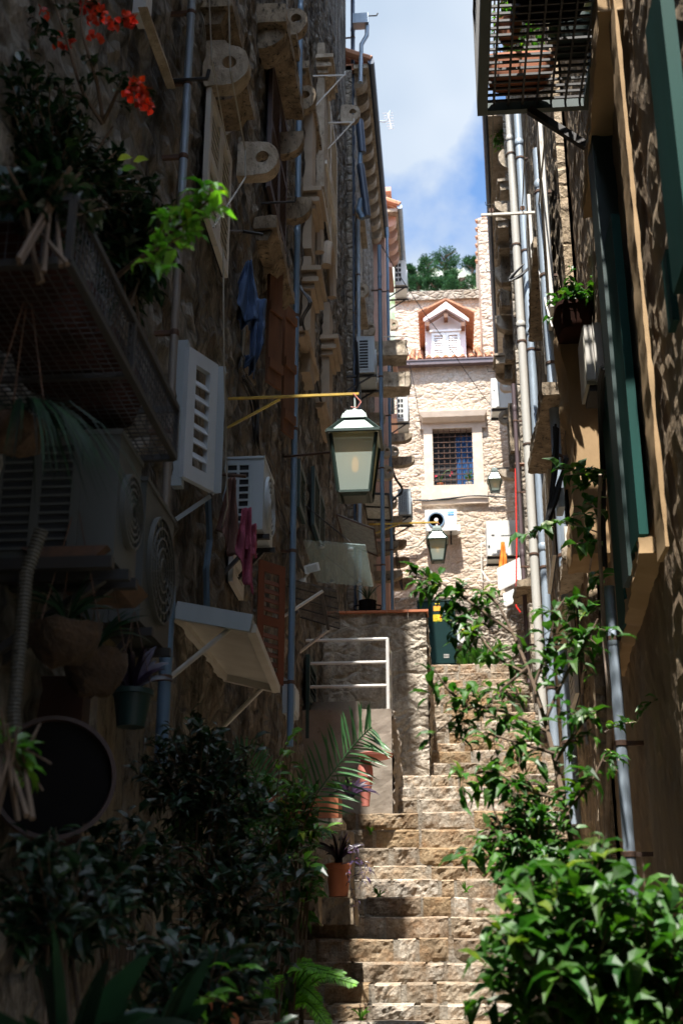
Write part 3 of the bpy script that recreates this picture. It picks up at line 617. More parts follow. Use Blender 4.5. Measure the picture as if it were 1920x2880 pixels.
# windows on the near house
def winL(name,x0,yt,yb,x1,off,mname,leaves=2,inner='dark_hole',slat=.06,lab=None):
    p=PL(x0,yt,off); zb=PL(x0,yb,off).z; Y1=Yat(x1,XL+off,p.z); return louver(name,(XL+off-.04,p.y,zb),(0,Y1-p.y,0),(0,0,p.z-zb),(1,0,0),mname,A,leaves=leaves,inner=inner,slat=slat)
winL('louvred_shutter',598,238,640,656,.06,'shutter_white')
winL('louvred_shutter',770,150,560,812,.07,'wood_dark',inner='dark_hole')
winL('louvred_shutter',660,1545,1640,690,.05,'shutter_white',1)
winL('louvred_shutter',846,1290,1430,862,.06,'green_dark',1); winL('louvred_shutter',886,1310,1480,916,.07,'green_dark',2); winL('louvred_shutter',872,1840,2080,892,.06,'green_dark',1)
# brown plank shutters standing open
for x0,yt,yb,x1 in ((762,680,1100,798),(803,850,1230,832)):
    p=PL(x0,yt,.05); zb=PL(x0,yb,.05).z; q=PZ(x1,yt+30,p.z); mb=MB(); u=q-p; n_=Vector((-u.y,u.x,0)).normalized()
    for k in range(5): mb.obox(Vector((p.x,p.y,zb))+u*(k/5),u*.19,(0,0,p.z-zb),n_*.03)
    for t in (.1,.5,.88): mb.obox(Vector((p.x,p.y,zb+(p.z-zb)*t))-n_*.02,u,(0,0,.09),n_*.02)
    mb.build('plank_shutter','wood_brown',A)
# stone window surrounds: pilasters with capitals and little arches
def pil(x,yt,yb,x2,capy,m='plaster'):
    p=PL(x,yt,.05); zb=PL(x,yb,.05).z; zc=PL(x,capy,.05).z; w_=max(.16,min(.5,(Yat(x2,XL+.1,p.z)-p.y)*.5)); mb=MB()
    mb.box((XL-.05,p.y,zb),(XL+.09,p.y+w_,p.z)); 
    for k,(h,e) in enumerate(((0,.05),(.07,.10),(.14,.07),(.2,.13))): mb.box((XL-.05,p.y-e,zc-.24+h),(XL+.09+e,p.y+w_+e,zc-.24+h+.06))
    o=mb.build('window_surround',m,A)
pil(870,300,720,900,560); pil(865,720,1060,900,770); pil(918,850,1210,950,960); pil(905,120,540,935,175,'cut_stone')
def arch(x,yc,m='plaster'):
    p=PL(x,yc,.05); mb=MB(); r=.42; pts=[(XL+.07,p.y+.45+r*math.cos(a),p.z+r*math.sin(a)*1.25) for a in [PI*k/12 for k in range(13)]]; mb.tube(pts,.07,8); mb.build('window_arch',m,A,True)
arch(872,600); arch(912,745)
p=PL(905,120,.04)
winL('louvred_shutter',912,165,560,950,.08,'flaky_white',2)
for x,y,x2,m_ in ((920,460,950,'flaky_white'),(868,930,900,'plaster'),(916,1130,938,'plaster')):
    sillL(x,y,x2,.12,.07,m_,name='window_sill')
# window on the eaved and pink houses
for H,X,ya,yb,zt,zb,m_ in ((B,-1.36,19.4,20.3,PY(1040,610,19.4).z,PY(1035,830,19.4).z,'shutter_white'),(B,-1.36,21.8,22.6,PY(1070,1250,21.8).z,PY(1070,1400,21.8).z,'green_dark'),(Cc,-1.1,25.8,26.7,PY(1110,560,26).z,PY(1110,760,26).z,'shutter_white'),(Cc,-1.1,27.6,28.5,PY(1125,1040,28).z,PY(1125,1190,28).z,'green_dark')):
    louver('louvred_shutter',(X+.0,ya,zb),(0,yb-ya,0),(0,0,zt-zb),(1,0,0),m_,H,leaves=2,inner='dark_hole'); sm_='cut_stone' if H is B else 'pink_plaster'; mb=MB(); mb.box((X-.03,ya-.15,zt),(X+.14,yb+.15,zt+.12)); mb.build('window_lintel',sm_,H); mb=MB(); mb.box((X-.03,ya-.15,zb-.12),(X+.14,yb+.15,zb-.002)); mb.build('window_sill',sm_,H)
# white projecting shutter with glazed leaf behind
S=thing('open_shutter','white louvred window shutter swung out from the left wall beside the grey drainpipe','shutter',PL(515,1390))
p=PL(520,977,.03); q=PZ(604,1032,p.z); zb=PL(508,1353,.03).z; u=q-p; n_=Vector((u.y,-u.x,0)).normalized()
louver('louvred_leaf',(p.x,p.y,zb),u,(0,0,p.z-zb),n_,'pvc',S,fr=.075,slat=.085,mid=False)
r_=PZ(628,1032,p.z); mb=MB(); mb.obox(Vector((q.x,q.y,zb))+n_*-.01,(r_-q),(0,0,p.z-zb),n_*.03); mb.obox(Vector((q.x+.01,q.y,zb)),(0,.03,0),(0,0,p.z-zb),(.012,0,0)); mb.build('glazed_leaf','ac_grey',S)
mb=MB(); mb.box((XL-.02,p.y,zb-.05),(XL+.05,p.y+.06,p.z+.05)); mb.bar((XL,p.y+.1,zb-.22),q-Vector((0,0,p.z-zb+.02)),.025); mb.build('sill','ac_grey',S)
# brown louvred door leaf under the clothes, open
S=thing('open_door_leaf','tall brown louvred leaf standing open from the left wall behind the white canopy','shutter',PL(730,1930))
p=PL(730,1590,.03); q=PZ(802,1570,p.z); 
a=PY(726,1575,PL(730,1590,.03).y); b=PY(803,1585,a.y+.25); zb=PY(800,1930,a.y+.25).z
louver('louvred_leaf',(a.x,a.y,zb),Vector((b.x-a.x,.25,0)),(0,0,a.z-zb),(.3,-.95,0),'shutter_brown',S,fr=.07,slat=.065)
louver('folded_leaf',(a.x-.04,a.y-.02,zb),Vector((0,.3,0)),(0,0,a.z-zb),(-1,0,0),'shutter_brown',S,fr=.05,slat=.1)
# ---- drain pipes
def pipe(label,px,pyr,yt,yb,wpx,m,side='L',off=.1,clips=4,joint=None,Y=None,name='drainpipe',lean=0):
    fn=PL if side=='L' else PR
    if Y: p=PY(px,pyr,Y)
    else: p=fn(px,pyr,off)
    a=PY(px,yt,p.y); b=PY(px,yb,p.y); r=wpx/2*p.y/F*1.08; za,zb=a.z,b.z
    t=thing(name,label,'drainpipe',(p.x,p.y,zb),'drainpipes on the house fronts' ); m_=MB(); m_.tube([(p.x,p.y,zb),(p.x+lean,p.y,(za+zb)/2),(p.x,p.y,za)],r,14); m_.build('pipe',m,t,True)
    m_=MB(); s=-1 if side=='L' else 1; k=0
    for k in range(clips):
        z=zb+(za-zb)*(k+.45)/clips; c=MB(); c.lathe((p.x,p.y,z),[(r*1.01,0),(r*1.14,.004),(r*1.14,.03),(r*1.01,.034)],14); c.box((min(p.x,p.x+s*(off+.06)),p.y-.012,z+.006),(max(p.x,p.x+s*(off+.06)),p.y+.012,z+.03)); c.build('clip','rust_iron',t,True)
    for k in range(max(1,clips//2)):
        z=zb+(za-zb)*(k+.8)/max(1,clips//2); c=MB(); c.lathe((p.x,p.y,z),[(r,0),(r*1.12,.01),(r*1.12,.09),(r,.1)],14); c.build('joint',m,t,True)
    return t,p,r
pipe('grey blue drainpipe at far left, upper length above the leafy branch',524,300,-60,545,26,'galvanised',clips=3)
pipe('rust stained galvanised drainpipe behind the white louvred shutter',482,1100,545,1660,25,'pipe_rust',clips=4)
pipe('thick dark blue drainpipe low on the left above the shrubs',467,1850,1650,2150,36,'pipe_blue',clips=1)
pipe('long slate blue drainpipe running past the holed stone brackets and glass canopy',831,1000,-80,2100,18,'pipe_blue',clips=7)
pipe('near black drainpipe at the corner behind the wall lantern',994,700,-20,1985,14,'pipe_dark',clips=7)
pipe('pale grey drainpipe beside the dark corner pipe below the eave',1008,800,620,1900,11,'galvanised',clips=4)
pipe('blue drainpipe on the eaved house behind the lantern',1071,1100,690,1720,12,'pipe_blue',clips=4)
pipe('thin blue drainpipe furthest left beside the end house',1100,1500,640,1730,9,'pipe_blue',clips=3)
pipe('wide dark downpipe behind the bougainvillea at the top left edge',312,200,-60,700,36,'pipe_dark',Y=5.4,clips=2)
# pipe bend and dark elbow under the far eave
t=thing('gutter_outlet','zinc gutter outlet with a bent downpipe below the eave corner at the top','gutter',PY(1030,230,19.05)); m_=MB(); q=[PY(1032,70,19.05),PY(1031,100,19.05),PY(1016,125,19.05),PY(1014,185,19.05),PY(1013,232,19.05)]
m_.tube(q,.042,10); m_.build('downpipe','galvanised',t,True); m_=MB(); a=PY(992,48,19.05); b=PY(1036,72,19.05); m_.box((a.x,18.95,b.z),(b.x,19.15,a.z)); m_.build('gutter_end','galvanised',t)
t=thing('clay_vent_stack','dark jointed metal flue pipes hanging under the curved corbels','flue',PY(1020,620,18.9)); 
for (x0,y0,x1,y1,w_) in ((1006,340,1018,430,28),(1009,465,1033,610,26)):
    m_=MB(); a=PY(x0+4,y0,18.9); b=PY(x1,y1,18.9); m_.tube([a,a.lerp(b,.5),b],[w_/2*18.9/F]*2+[w_/2*18.9/F*.9],12); m_.build('flue_length','pipe_dark',t,True)
m_=MB(); m_.tube([PY(1013,425,18.9),PY(1011,470,18.9)],.04,10); m_.build('elbow','pipe_blue',t,True); m_=MB(); m_.tube([PY(1015,560,18.9),PY(1008,590,18.9),PY(1020,615,18.9)],.05,10); m_.build('elbow','pipe_blue',t,True)
# flue duct and window surround at upper left edge
t=thing('wall_flue','wide mauve rectangular duct behind the red flowers at top left','duct',PY(250,370,4.9)); m_=MB(); a=PY(205,-80,4.9); b=PY(288,375,4.9); m_.box((a.x,4.9,b.z),(b.x,5.4,a.z+.3)); m_.build('duct','mauve',t); m_=MB(); m_.box((a.x-.01,4.88,b.z+.25),(b.x+.01,5.41,b.z+.27)); m_.build('strap','rust_iron',t)
for x,y,x2,m_ in ((388,20,440,'cut_stone'),):
    p=PL(x,y,.04); mb=MB(); zb=PL(470,250,.04); mb.prism([p,p+Vector((0,.22,0)),Vector((p.x,zb.y,zb.z)),Vector((p.x,zb.y-.22,zb.z))],(.05,0,0)); mb.build('window_surround','cut_stone',A)
mb=MB(); p=PL(405,-60,.03); mb.box((p.x-.05,p.y,PL(410,70,.03).z),(p.x+.02,p.y+.12,p.z)); mb.build('window_frame','white_metal',A)
# ---- air conditioners
def acunit(label,x0,y0,x1,y1,Y,L=.78,m='ac_grey',rows=9,cols=1,fan=True,fl=1,br=True,side='L',gx=(.12,.68)):
    a=PY(x0,y0,Y); b=PY(x1,y1,Y); s=1 if side=='L' else -1; w_=abs(b.x-a.x); h=a.z-b.z
    t=thing('air_conditioner',label,'air conditioner',(a.x,Y,b.z),'air conditioners on the house walls'); xa,xb=min(a.x,b.x),max(a.x,b.x)
    m_=MB(); m_.box((xa,Y,b.z),(xb,Y+L,a.z)); m_.box((xa-.006,Y-.006,a.z),(xb+.006,Y+L+.006,a.z+.02)); m_.build('casing',m,t)
    gx0=xa+w_*gx[0]; gx1=xa+w_*gx[1]; g=MB(); g.box((gx0,Y-.004,b.z+h*.1),(gx1,Y-.001,a.z-h*.08)); g.build('grille','dark_hole',t)
    g=MB(); rh=(h*.82)/rows
    for k in range(rows+1): g.box((gx0-.004,Y-.014,b.z+h*.1+k*rh-rh*.14),(gx1+.004,Y-.003,b.z+h*.1+k*rh+rh*.14))
    for k in range(cols+1): x=gx0+(gx1-gx0)*k/cols; g.box((x-w_*.03,Y-.016,b.z+h*.1),(x+w_*.03,Y-.003,a.z-h*.08))
    g.build('louvres',m,t)
    if fan:
        xo=b.x; f_=MB(); yc=Y+L*.55; zc=(a.z+b.z)/2; R_=min(h,L)*.42
        for rr in (1,.8,.6,.4,.2):
            f_.lathe((xo,yc,zc),[(R_*rr,0),(R_*rr+.01,0),(R_*rr+.01,s*.02+.001),(R_*rr,s*.02+.001)],20,(1,0,0),False)
        for q in range(10): a_=PI*q/10; f_.bar((xo+s*.012,yc-R_*math.cos(a_),zc-R_*math.sin(a_)),(xo+s*.012,yc+R_*math.cos(a_),zc+R_*math.sin(a_)),.008)
        f_.build('fan_grille',m,t,True); f_=MB(); f_.lathe((xo+s*.002,yc,zc),[(0,0),(R_,0),(R_,s*.002),(0,s*.002)],20,(1,0,0)); f_.build('fan_recess','ac_cream',t)
    if br:
        for yy in (Y+.08,Y+L-.12): 
            g=MB(); wx=(LX(Y)-.02) if side=='L' else rwx(Y)+.02; g.bar((wx,yy,b.z-.03),(b.x+s*.04,yy,b.z-.03),.035); g.bar((wx,yy,b.z-.3),(b.x-s*.05,yy,b.z-.04),.025); g.build('bracket','iron',t)
    return t
acunit('grey air conditioner with grid side vent behind the hanging pink cloth',625,1293,738,1488,8.1,.5,'ac_grey',8,2)
acunit('air conditioner with slotted side on the wall just above the lantern',1003,950,1052,1046,18.9,.8,'ac_grey',10,1)
acunit('white air conditioner high under the pink eave against the sky',1108,735,1142,800,27,.8,'ac_white',4,2,gx=(.05,.6))
acunit('sunlit white air conditioner right of the lantern roof beside the end house',1115,1116,1147,1184,26.6,.8,'ac_white',4,2,gx=(.05,.6))
acunit('grey air conditioner with fine side grid next to the cable loop',1118,1378,1155,1446,25.4,.8,'ac_grey',16,4)
acunit('large cream air conditioner under the hanging spider plant at far left',-60,1235,318,1575,3.9,.3,'ac_cream_shaded',12,2,gx=(.18,.72))
acunit('second cream air conditioner with round fan below the far left one',190,1360,392,1745,4.9,.55,'ac_cream_shaded',1,1,gx=(.05,.62))
# ---- canopies
def canopy(label,a,b,c,m,frame='white_metal',fw=.035,th=.02,struts=True,up=False,ribs=0,P0=None):
    p1=P0 or PL(*a); p2=PY(b[0],b[1],p1.y); p3=PZ(c[0],c[1],p2.z); p4=Vector((LX(p3.y),p3.y,p1.z))
    t=thing('door_canopy',label,'canopy',p1,'canopies over the doors'); m_=MB(); n_=(p2-p1).cross(p4-p1).normalized(); n_=n_ if n_.z>0 else -n_
    m_.prism([p1,p2,p3,p4],n_*th); m_.build('panel',m,t)
    if frame:
        g=MB()
        for q,r in ((p1,p2),(p2,p3),(p3,p4),(p4,p1)): g.bar(q-n_*fw*.4,r-n_*fw*.4,fw)
        for k in range(ribs): q=p1.lerp(p4,(k+1)/(ribs+1)); r=p2.lerp(p3,(k+1)/(ribs+1)); g.bar(q-n_*fw*.4,r-n_*fw*.4,fw*.7)
        g.build('frame',frame,t)
    if struts:
        for q,r in ((p1,p2),(p4,p3)):
            g=MB(); s_=q.lerp(r,.75); f_=Vector((q.x-.02,q.y,q.z+(.45 if up else -.38))); g.tube([f_,s_-n_*.03*(1 if not up else -1)],.016 if not up else .007,8); g.build('strut','white_metal' if not up else 'iron',t,True)
    return t,p1,p2,p3,p4
t,p1,p2,p3,p4=canopy('white panelled canopy with grey front lip and two white struts',(498,1720),(710,1758),(779,1930),'shutter_white','shutter_white',.05,.03)
g=MB(); g.bar(p1+Vector((0,-.03,.0)),p2+Vector((0,-.03,0)),.03,.1); g.build('lip','ac_grey',t)
t,p1,p2,p3,p4=canopy('clear glass canopy hung on rods beside the slate blue drainpipe',(851,1521),(1027,1534),(1049,1650),'glass_clear',None,.02,.012,True,True)
for q in (p1.lerp(p2,.25),p1.lerp(p2,.8),p4.lerp(p3,.25),p4.lerp(p3,.8)):
    g=MB(); g.lathe(q.lerp((p1+p3)/2,.15)-Vector((0,0,.03)),[(0,0),(.03,.005),(.03,.02),(.01,.03)],12); g.build('glass_fixing','ac_grey',t,True)
t,p1,p2,p3,p4=canopy('dark smoked canopy with hooked metal rods left of the glass one',(802,1628),(947,1662),(956,1769),'glass_dark',None,.02,.012,True,False)
g=MB()
for k in range(4):
    q=p1.lerp(p4,.1+.27*k); r=p2.lerp(p3,.1+.27*k); g.tube([q-Vector((0,0,.03)),r-Vector((0,0,.03)),r+Vector((.0,0,.03)),r+Vector((-.05,0,.04))],.008,6)
g.bar(p1.lerp(p2,.7)-Vector((0,0,.04)),p4.lerp(p3,.7)-Vector((0,0,.04)),.03); g.build('frame','iron',t)
canopy('corrugated translucent canopy behind the clear glass one',(947,1447),(1052,1487),(1063,1563),'awning_panel','rust_iron',.02,.012,False)
canopy('dark framed canopy partly hidden behind the lantern',(1018,1385),(1092,1388),(1100,1462),'awning_panel','iron',.035,.012,False,ribs=1)
# ---- wall lanterns
def lantern(label,x0,x1,xb0,xb1,ytop,yroof,yb,Y,wallx,armw=.02,side='L',braced=True,m='yellow_paint',army=None):
    # x0..x1 roof edge width, xb bottom width, ytop neck, yroof eave line, yb bottom
    c=PY((x0+x1)/2,yroof,Y); hw=(x1-x0)/2*Y/F*1.08; zt=PY(960,ytop,Y).z; zb=PY(960,yb,Y).z; zr=c.z; hb=(xb1-xb0)/2*Y/F*1.08; H=zt-zb
    za=PY(x0,army,Y).z if army else zt+.08
    t=thing('wall_lantern',label,'street lamp',(wallx,Y,za),'street lanterns on wall arms')
    # roof
    nk=hw*.42; zn=zr+(zt-zr)*.62
    def ring(z,w): return [(c.x-w,Y-w,z),(c.x+w,Y-w,z),(c.x+w,Y+w,z),(c.x-w,Y+w,z)]
    def frus(mb,z0,w0,z1,w1): mb.add(ring(z0,w0)+ring(z1,w1),[(3,2,1,0),(4,5,6,7)]+[(k,(k+1)%4,4+(k+1)%4,4+k) for k in range(4)])
    m_=MB(); frus(m_,zr+.004,hw*.93,zn-.004,nk*.95); m_.build('roof','lamp_roof',t)
    m_=MB(); e=hw*.06
    for k in range(4):
        q=ring(zr,hw); r=ring(zn,nk); bw=ring(zr-.012,hw*.86); bb=ring(zb,hb); m_.bar(q[k],q[(k+1)%4],hw*.11); m_.bar(q[k],r[k],hw*.1); m_.bar(bw[k],bb[k],hw*.1); m_.bar(bb[k],bb[(k+1)%4],hw*.09)
    zs=zn
    for (w0,w1,dh) in ((.50,.46,.10),(.46,.44,.05),(.40,.36,.07),(.33,.30,.06)):
        frus(m_,zs,hw*w0,zs+(zt-zn)*dh*3.2,hw*w1); zs+=(zt-zn)*dh*3.2
    m_.build('frame','lamp_green',t)
    m_=MB(); m_.lathe((c.x,Y,zs),[(hw*.16,0),(hw*.15,hw*.1),(hw*.06,hw*.22),(0,hw*.32)],12); m_.tube([(c.x,Y,zs),(c.x,Y,za)],hw*.045,8); m_.build('finial','lamp_roof',t,True)
    for k in range(4):
        q=ring(zr-.014,hw*.84); bb=ring(zb+.004,hb*.97); g=MB(); g.quad(q[k],q[(k+1)%4],bb[(k+1)%4],bb[k]); g.build('glass_pane','lamp_glass',t)
    g=MB(); bb=ring(zb-hw*.0,hb*.96); b2=ring(zb-hw*.12,hb*.7); g.add(bb+b2,[(4,5,6,7)]+[(k,(k+1)%4,4+(k+1)%4,4+k) for k in range(4)]); g.build('base_pan','lamp_green',t)
    g=MB(); g.lathe((c.x,Y,zb+(zr-zb)*.42),[(0,0),(hw*.12,hw*.1),(hw*.13,hw*.45),(hw*.07,hw*.62),(0,hw*.66)],12); g.build('bulb','bulb',t,True)
    g=MB(); s=1 if wallx<c.x else -1; g.bar((wallx,Y,za),(c.x+s*.03,Y,za),armw,armw,(0,0,1)); g.build('arm',m,t)
    if braced: g=MB(); g.bar((wallx,Y,za-.24),(wallx+(c.x-wallx)*.42,Y,za-.02),armw*.9); g.build('brace',m,t)
    g=MB(); g.tube([(c.x-.01,Y-.01,za),(c.x+hw*.25,Y-.02,za-(za-zs)*.5),(c.x+hw*.1,Y-.02,zs+.03),(c.x-hw*.15,Y-.02,zs+.04)],.005,6); g.build('wire','terracotta_pink',t,True)
    return t
Yl=PL(645,1115,.0).y
lantern('large near lantern glowing on a yellow arm over the middle of the lane',924,1072,958,1046,1160,1238,1398,Yl,XL-.02,.018,army=1111)
Y2=22.5
lantern('smaller lantern on a yellow arm in front of the white fan unit',1200,1258,1214,1246,1487,1523,1586,Y2,LX(Y2)-.02,.03,army=1470)
lantern('distant lantern hung from a dark bar beside the barred window',1370,1411,1382,1404,1330,1353,1396,27.5,rwx(27.5)+.02,.03,'R',False,'iron',army=1318)
# ---- railing, plaster block and rubble block at the landing
t=thing('plaster_block','grey plastered step block carrying the white railing at the stair turn','wall',PY(1020,2284,ND[16]+.0)); Yb=ND[16]+.05; a=PY(930,1996,Yb); b=PY(1104,2285,Yb); c=PY(1122,2020,Yb+1.8)
mb=MB(); relief(mb,(-1.52,Yb,b.z-.1),(b.x+1.52,0,0),(0,0,a.z-b.z+.1),22,40,(0,-1,0),.012,(2,2),None,31)
relief(mb,(b.x,Yb,b.z-.1),(0,2.2,0),(0,0,a.z-b.z+.1),50,40,(1,0,0),.04,(4,5),None,33); mb.quad((-1.52,Yb,a.z),(b.x,Yb,a.z),(b.x,Yb+2.2,a.z),(-1.52,Yb+2.2,a.z)); mb.build('block','cement',t)
mb=MB(); mb.box((-1.5,Yb+.3,a.z-.001),(PY(1010,1990,Yb+.3).x,Yb+.7,PY(1010,1972,Yb+.3).z)); mb.build('upper_step','cement',t)
zb_=a.z; xb_=b.x; Yr=Yb+.1
t=thing('white_railing','white painted tubular railing with three bars beside the drainpipe','railing',(xb_,Yr,zb_)); 
xr_=PY(1090,1900,Yr).x; rails=[PY(1090,y,Yr).z for y in (1797,1862,1928)]
for z in rails:
    g=MB(); g.tube([(-1.5,Yr,z),(xr_,Yr,z),(xr_+.0,Yr+.6,z)],.017,8); g.build('rail','white_metal',t,True)
for yy in (Yr,Yr+.6): g=MB(); g.tube([(xr_,yy,zb_-.0),(xr_,yy,rails[0]+.01)],.02,8); g.build('post','white_metal',t,True)
Yq=ND[16]+2.3; t=thing('stair_parapet','rough plastered rubble parapet with a red tile coping left of the upper steps','wall',PY(1100,2035,Yq))
a=PY(1000,1727,Yq); b=PY(1205,2060,Yq); mb=MB(); relief(mb,(-1.55,Yq,b.z-.6),(b.x+1.55,0,0),(0,0,a.z-b.z+.6),70,130,(0,-1,0),.022,(3.6,5),None,41)
relief(mb,(b.x,Yq,b.z-.6),(0,7.5,0),(0,0,a.z-b.z+.6),90,60,(1,0,0),.04,(3,4),None,43); mb.quad((-1.55,Yq,a.z),(b.x,Yq,a.z),(b.x,Yq+7.5,a.z),(-1.55,Yq+7.5,a.z)); mb.build('masonry','parapet',t)
mb=MB(); 
for k in range(5): x=-1.5+(b.x+1.54)*k/5; mb.box((x,Yq-.05,a.z+.0),(x+(b.x+1.54)/5-.008,Yq+.25,a.z+.03))
mb.build('tile_coping','terracotta',t); zpar=a.z
t=thing('cooking_pot_planter','black two handled pot with wispy plants on the parapet','pot',PY(1032,1724,Yq+.2)); c=PY(1033,1722,Yq+.25); c.z=zpar+.03; r=26*Yq/F; hh=PY(1033,1682,Yq).z-PY(1033,1724,Yq).z
mb=MB(); mb.lathe(c,[(0,0),(r*.95,0),(r,.02),(r,hh),(r*1.05,hh+.01),(r*.95,hh)],20); mb.build('pot','black',t,True)
mb=MB()
for s in (-1,1): mb.tube([c+Vector((s*r,0,hh*.8)),c+Vector((s*(r+.06),0,hh*.75)),c+Vector((s*(r+.06),0,hh*.5)),c+Vector((s*r,0,hh*.45))],.01,6)
mb.build('handles','black',t,True); POTC=c+Vector((0,0,hh))
# meter box on left wall
t=thing('meter_box','pale grey electricity meter box low on the wall behind the palm frond','meter box',PL(806,2005)); p=PL(806,1925,.02); a=PY(804,1925,p.y); b=PY(827,2005,p.y); mb=MB(); mb.box((XL-.02,p.y,b.z),(b.x,p.y+.35,a.z)); mb.prism([(XL-.02,p.y,a.z),(b.x,p.y,a.z),(XL-.02,p.y,a.z+.08)],(0,.35,0)); mb.build('case','ac_grey',t); mb=MB(); mb.box((b.x,p.y+.03,b.z+.03),(b.x+.008,p.y+.32,a.z-.03)); mb.build('door','ac_grey',t)
# security floodlight under the glass canopy
t=thing('floodlight','small white floodlight clipped under the clear glass canopy','light',PY(880,1600,12.3)); c=PY(883,1602,12.3); mb=MB(); mb.obox(c+Vector((-.09,0,-.05)),(.15,0,.04),(0,.05,.02),(-.02,0,.09)); mb.build('head','ac_white',t); mb=MB(); mb.obox(c+Vector((-.07,-.004,-.03)),(.11,0,.03),(0,.003,.0),(-.015,0,.06)); mb.build('lens','ac_cream',t); mb=MB(); mb.tube([c+Vector((-.05,.03,-.02)),c+Vector((-.12,.05,-.1)),(XL+.02,12.35,c.z-.1)],.012,6); mb.lathe(Vector((XL+.04,12.35,c.z-.12)),[(.05,0),(.05,.05)],10,(1,0,0)); mb.build('arm','ac_white',t,True)
# laundry
def cloth(mb,top,w,h,folds=3,amp=.03,taper=0,u=(1,0,0),nx=16,nz=22,low=0):
    top=Vector(top); u=Vector(u).normalized(); n_=Vector((-u.y,u.x,0)); vs=[]
    for j in range(nz+1):
        t=j/nz
        for i in range(nx+1):
            s=i/nx-.5; ww=w*(1+taper*t); p=top+u*(s*ww)+Vector((0,0,-h*t*(1+low*s*1.2+.08*math.cos(s*7))))+n_*(amp*math.sin(s*folds*2*PI+2*t)*(.3+t)+.03*noise.noise(Vector((s*4,t*4,w*9)))); vs.append(p)
    mb.keep=1; mb.add(vs,[(j*(nx+1)+i,j*(nx+1)+i+1,(j+1)*(nx+1)+i+1,(j+1)*(nx+1)+i) for j in range(nz) for i in range(nx)])
Yc=8.4
def garment(name,label,m,bits,Y,cat='laundry'):
    t=thing(name,label,cat,PY(bits[0][0],bits[0][1],Y),'laundry hung on the lines')
    for k,(px,py,wpx,hpx,tp,lw,nm) in enumerate(bits):
        mb=MB(); p=PY(px,py,Y+.03*k); cloth(mb,p,wpx*Y/F,hpx*Y/F*1.02,2.2,.035,tp,(1,.35,0),low=lw); o=mb.build(nm,m,t,True); sm=o.modifiers.new('th','SOLIDIFY'); sm.thickness=.004
    return t
garment('black_garment','black garment pegged on the line left of the blue shirt','cloth_black',[(645,695,40,120,.5,.1,'body'),(650,740,52,105,-.3,-.4,'sleeve')],Yc)
garment('grey_top','pale grey top hanging low behind the blue shirt','cloth_grey',[(672,800,48,285,.25,.15,'body')],Yc+.15)
garment('striped_shirt','blue striped shirt hanging by its hem from the clothes line','cloth_blue',[(700,735,18,200,5.4,.25,'body'),(728,840,50,205,-.1,-.3,'sleeve'),(685,850,40,85,.5,.2,'collar'),(705,1000,40,60,-.2,.5,'cuff')],Yc-.05)
garment('brown_cloth','brown cloth pegged in front of the grey air conditioner','cloth_brown',[(652,1345,22,225,2.6,.35,'cloth')],7.3)
garment('pink_towel','pink knitted towel pegged beside the brown cloth','cloth_pink',[(694,1430,30,215,1.0,.5,'cloth'),(706,1475,36,95,.3,.2,'fold')],7.25)
def line(name,label,cat,pts,r,m,sag=0,group=None,n=10):
    mb=MB(); P=[]
    for a,b in zip(pts,pts[1:]):
        for k in range(n): 
            t_=k/n; q=Vector(a).lerp(Vector(b),t_); q.z-=sag*4*t_*(1-t_); P.append(q)
    P.append(Vector(pts[-1])); mb.tube(P,r,6,True); o=mb.build(name,m,None,True); tag(o,label,cat,group); return o
G='cables and lines along the walls'
line('clothes_rail','dark iron clothes rail carrying the black garment and blue shirt','clothes rail',[PL(585,648,.0),PY(680,650,Yc),PY(740,660,Yc)],.012,'iron')
line('clothes_rail','rusty clothes bar crossing in front of the grey air conditioner','clothes rail',[PL(495,1322),PY(600,1332,7.3),PY(692,1340,7.3)],.011,'rust_iron')
line('clothes_rail','dark bar with brace left of the lantern glass','clothes rail',[PL(800,1285),PY(930,1272,10.)],.012,'rust_iron')
line('wire','slack white wire looping over the holed stone brackets','wire',[PL(643,-20,.25),PL(648,200,.25),PL(690,420,.25),PL(690,500,.25),PL(600,640,.2)],.006,'cable_grey',0,G)
line('wire','second slack white wire hanging left of the first','wire',[PL(588,-20,.2),PL(596,170,.2),PL(620,300,.2),PL(640,420,.15)],.005,'cable_grey',0,G)
line('wire','thin pale wire falling straight past the white shutter','wire',[PL(628,700,.3),PL(630,1000,.3),PL(640,1420,.25),PL(620,1500,.1)],.005,'cable_grey',.0,G)
def bundle(name,label,pts,n,r,spread,m='cable',g=G):
    mb=MB()
    for k in range(n):
        P=[jit(p,spread) for p in pts]; Q=[]
        for i in range(len(P)-1):
            for s in range(6):
                t_=s/6; p0=P[max(i-1,0)];p1=P[i];p2=P[i+1];p3=P[min(i+2,len(P)-1)]
                Q.append(.5*((2*p1)+(p2-p0)*t_+(2*p0-5*p1+4*p2-p3)*t_*t_+(3*p1-p0-3*p2+p3)*t_**3))
        Q.append(P[-1]); mb.tube(Q,r,5)
    o=mb.build(name,m,None,True); tag(o,label,'cable',g)
bundle('cable_bundle','tangled black cables sagging diagonally under the yellow lamp arm',[PL(690,1060,.05),PL(716,1130,.08),PL(722,1240,.1),PL(750,1310,.08),PL(780,1400,.05),PL(800,1470,.05),PL(850,1600,.05)],6,.008,.03)
bundle('cable_bundle','black cable loop bulging from the slate blue drainpipe',[PL(820,700,.06),PL(845,800,.1),PL(872,850,.28),PL(850,900,.1),PL(866,960,.06),PL(890,1080,.05),PL(930,1260,.05)],3,.009,.015)
bundle('cable_bundle','dark cables hugging the left corner pipe beside the lantern',[PY(1000,960,18.4),PY(1004,1060,18.3),PY(1000,1150,18.3),PY(1010,1300,18.3)],4,.014,.03)
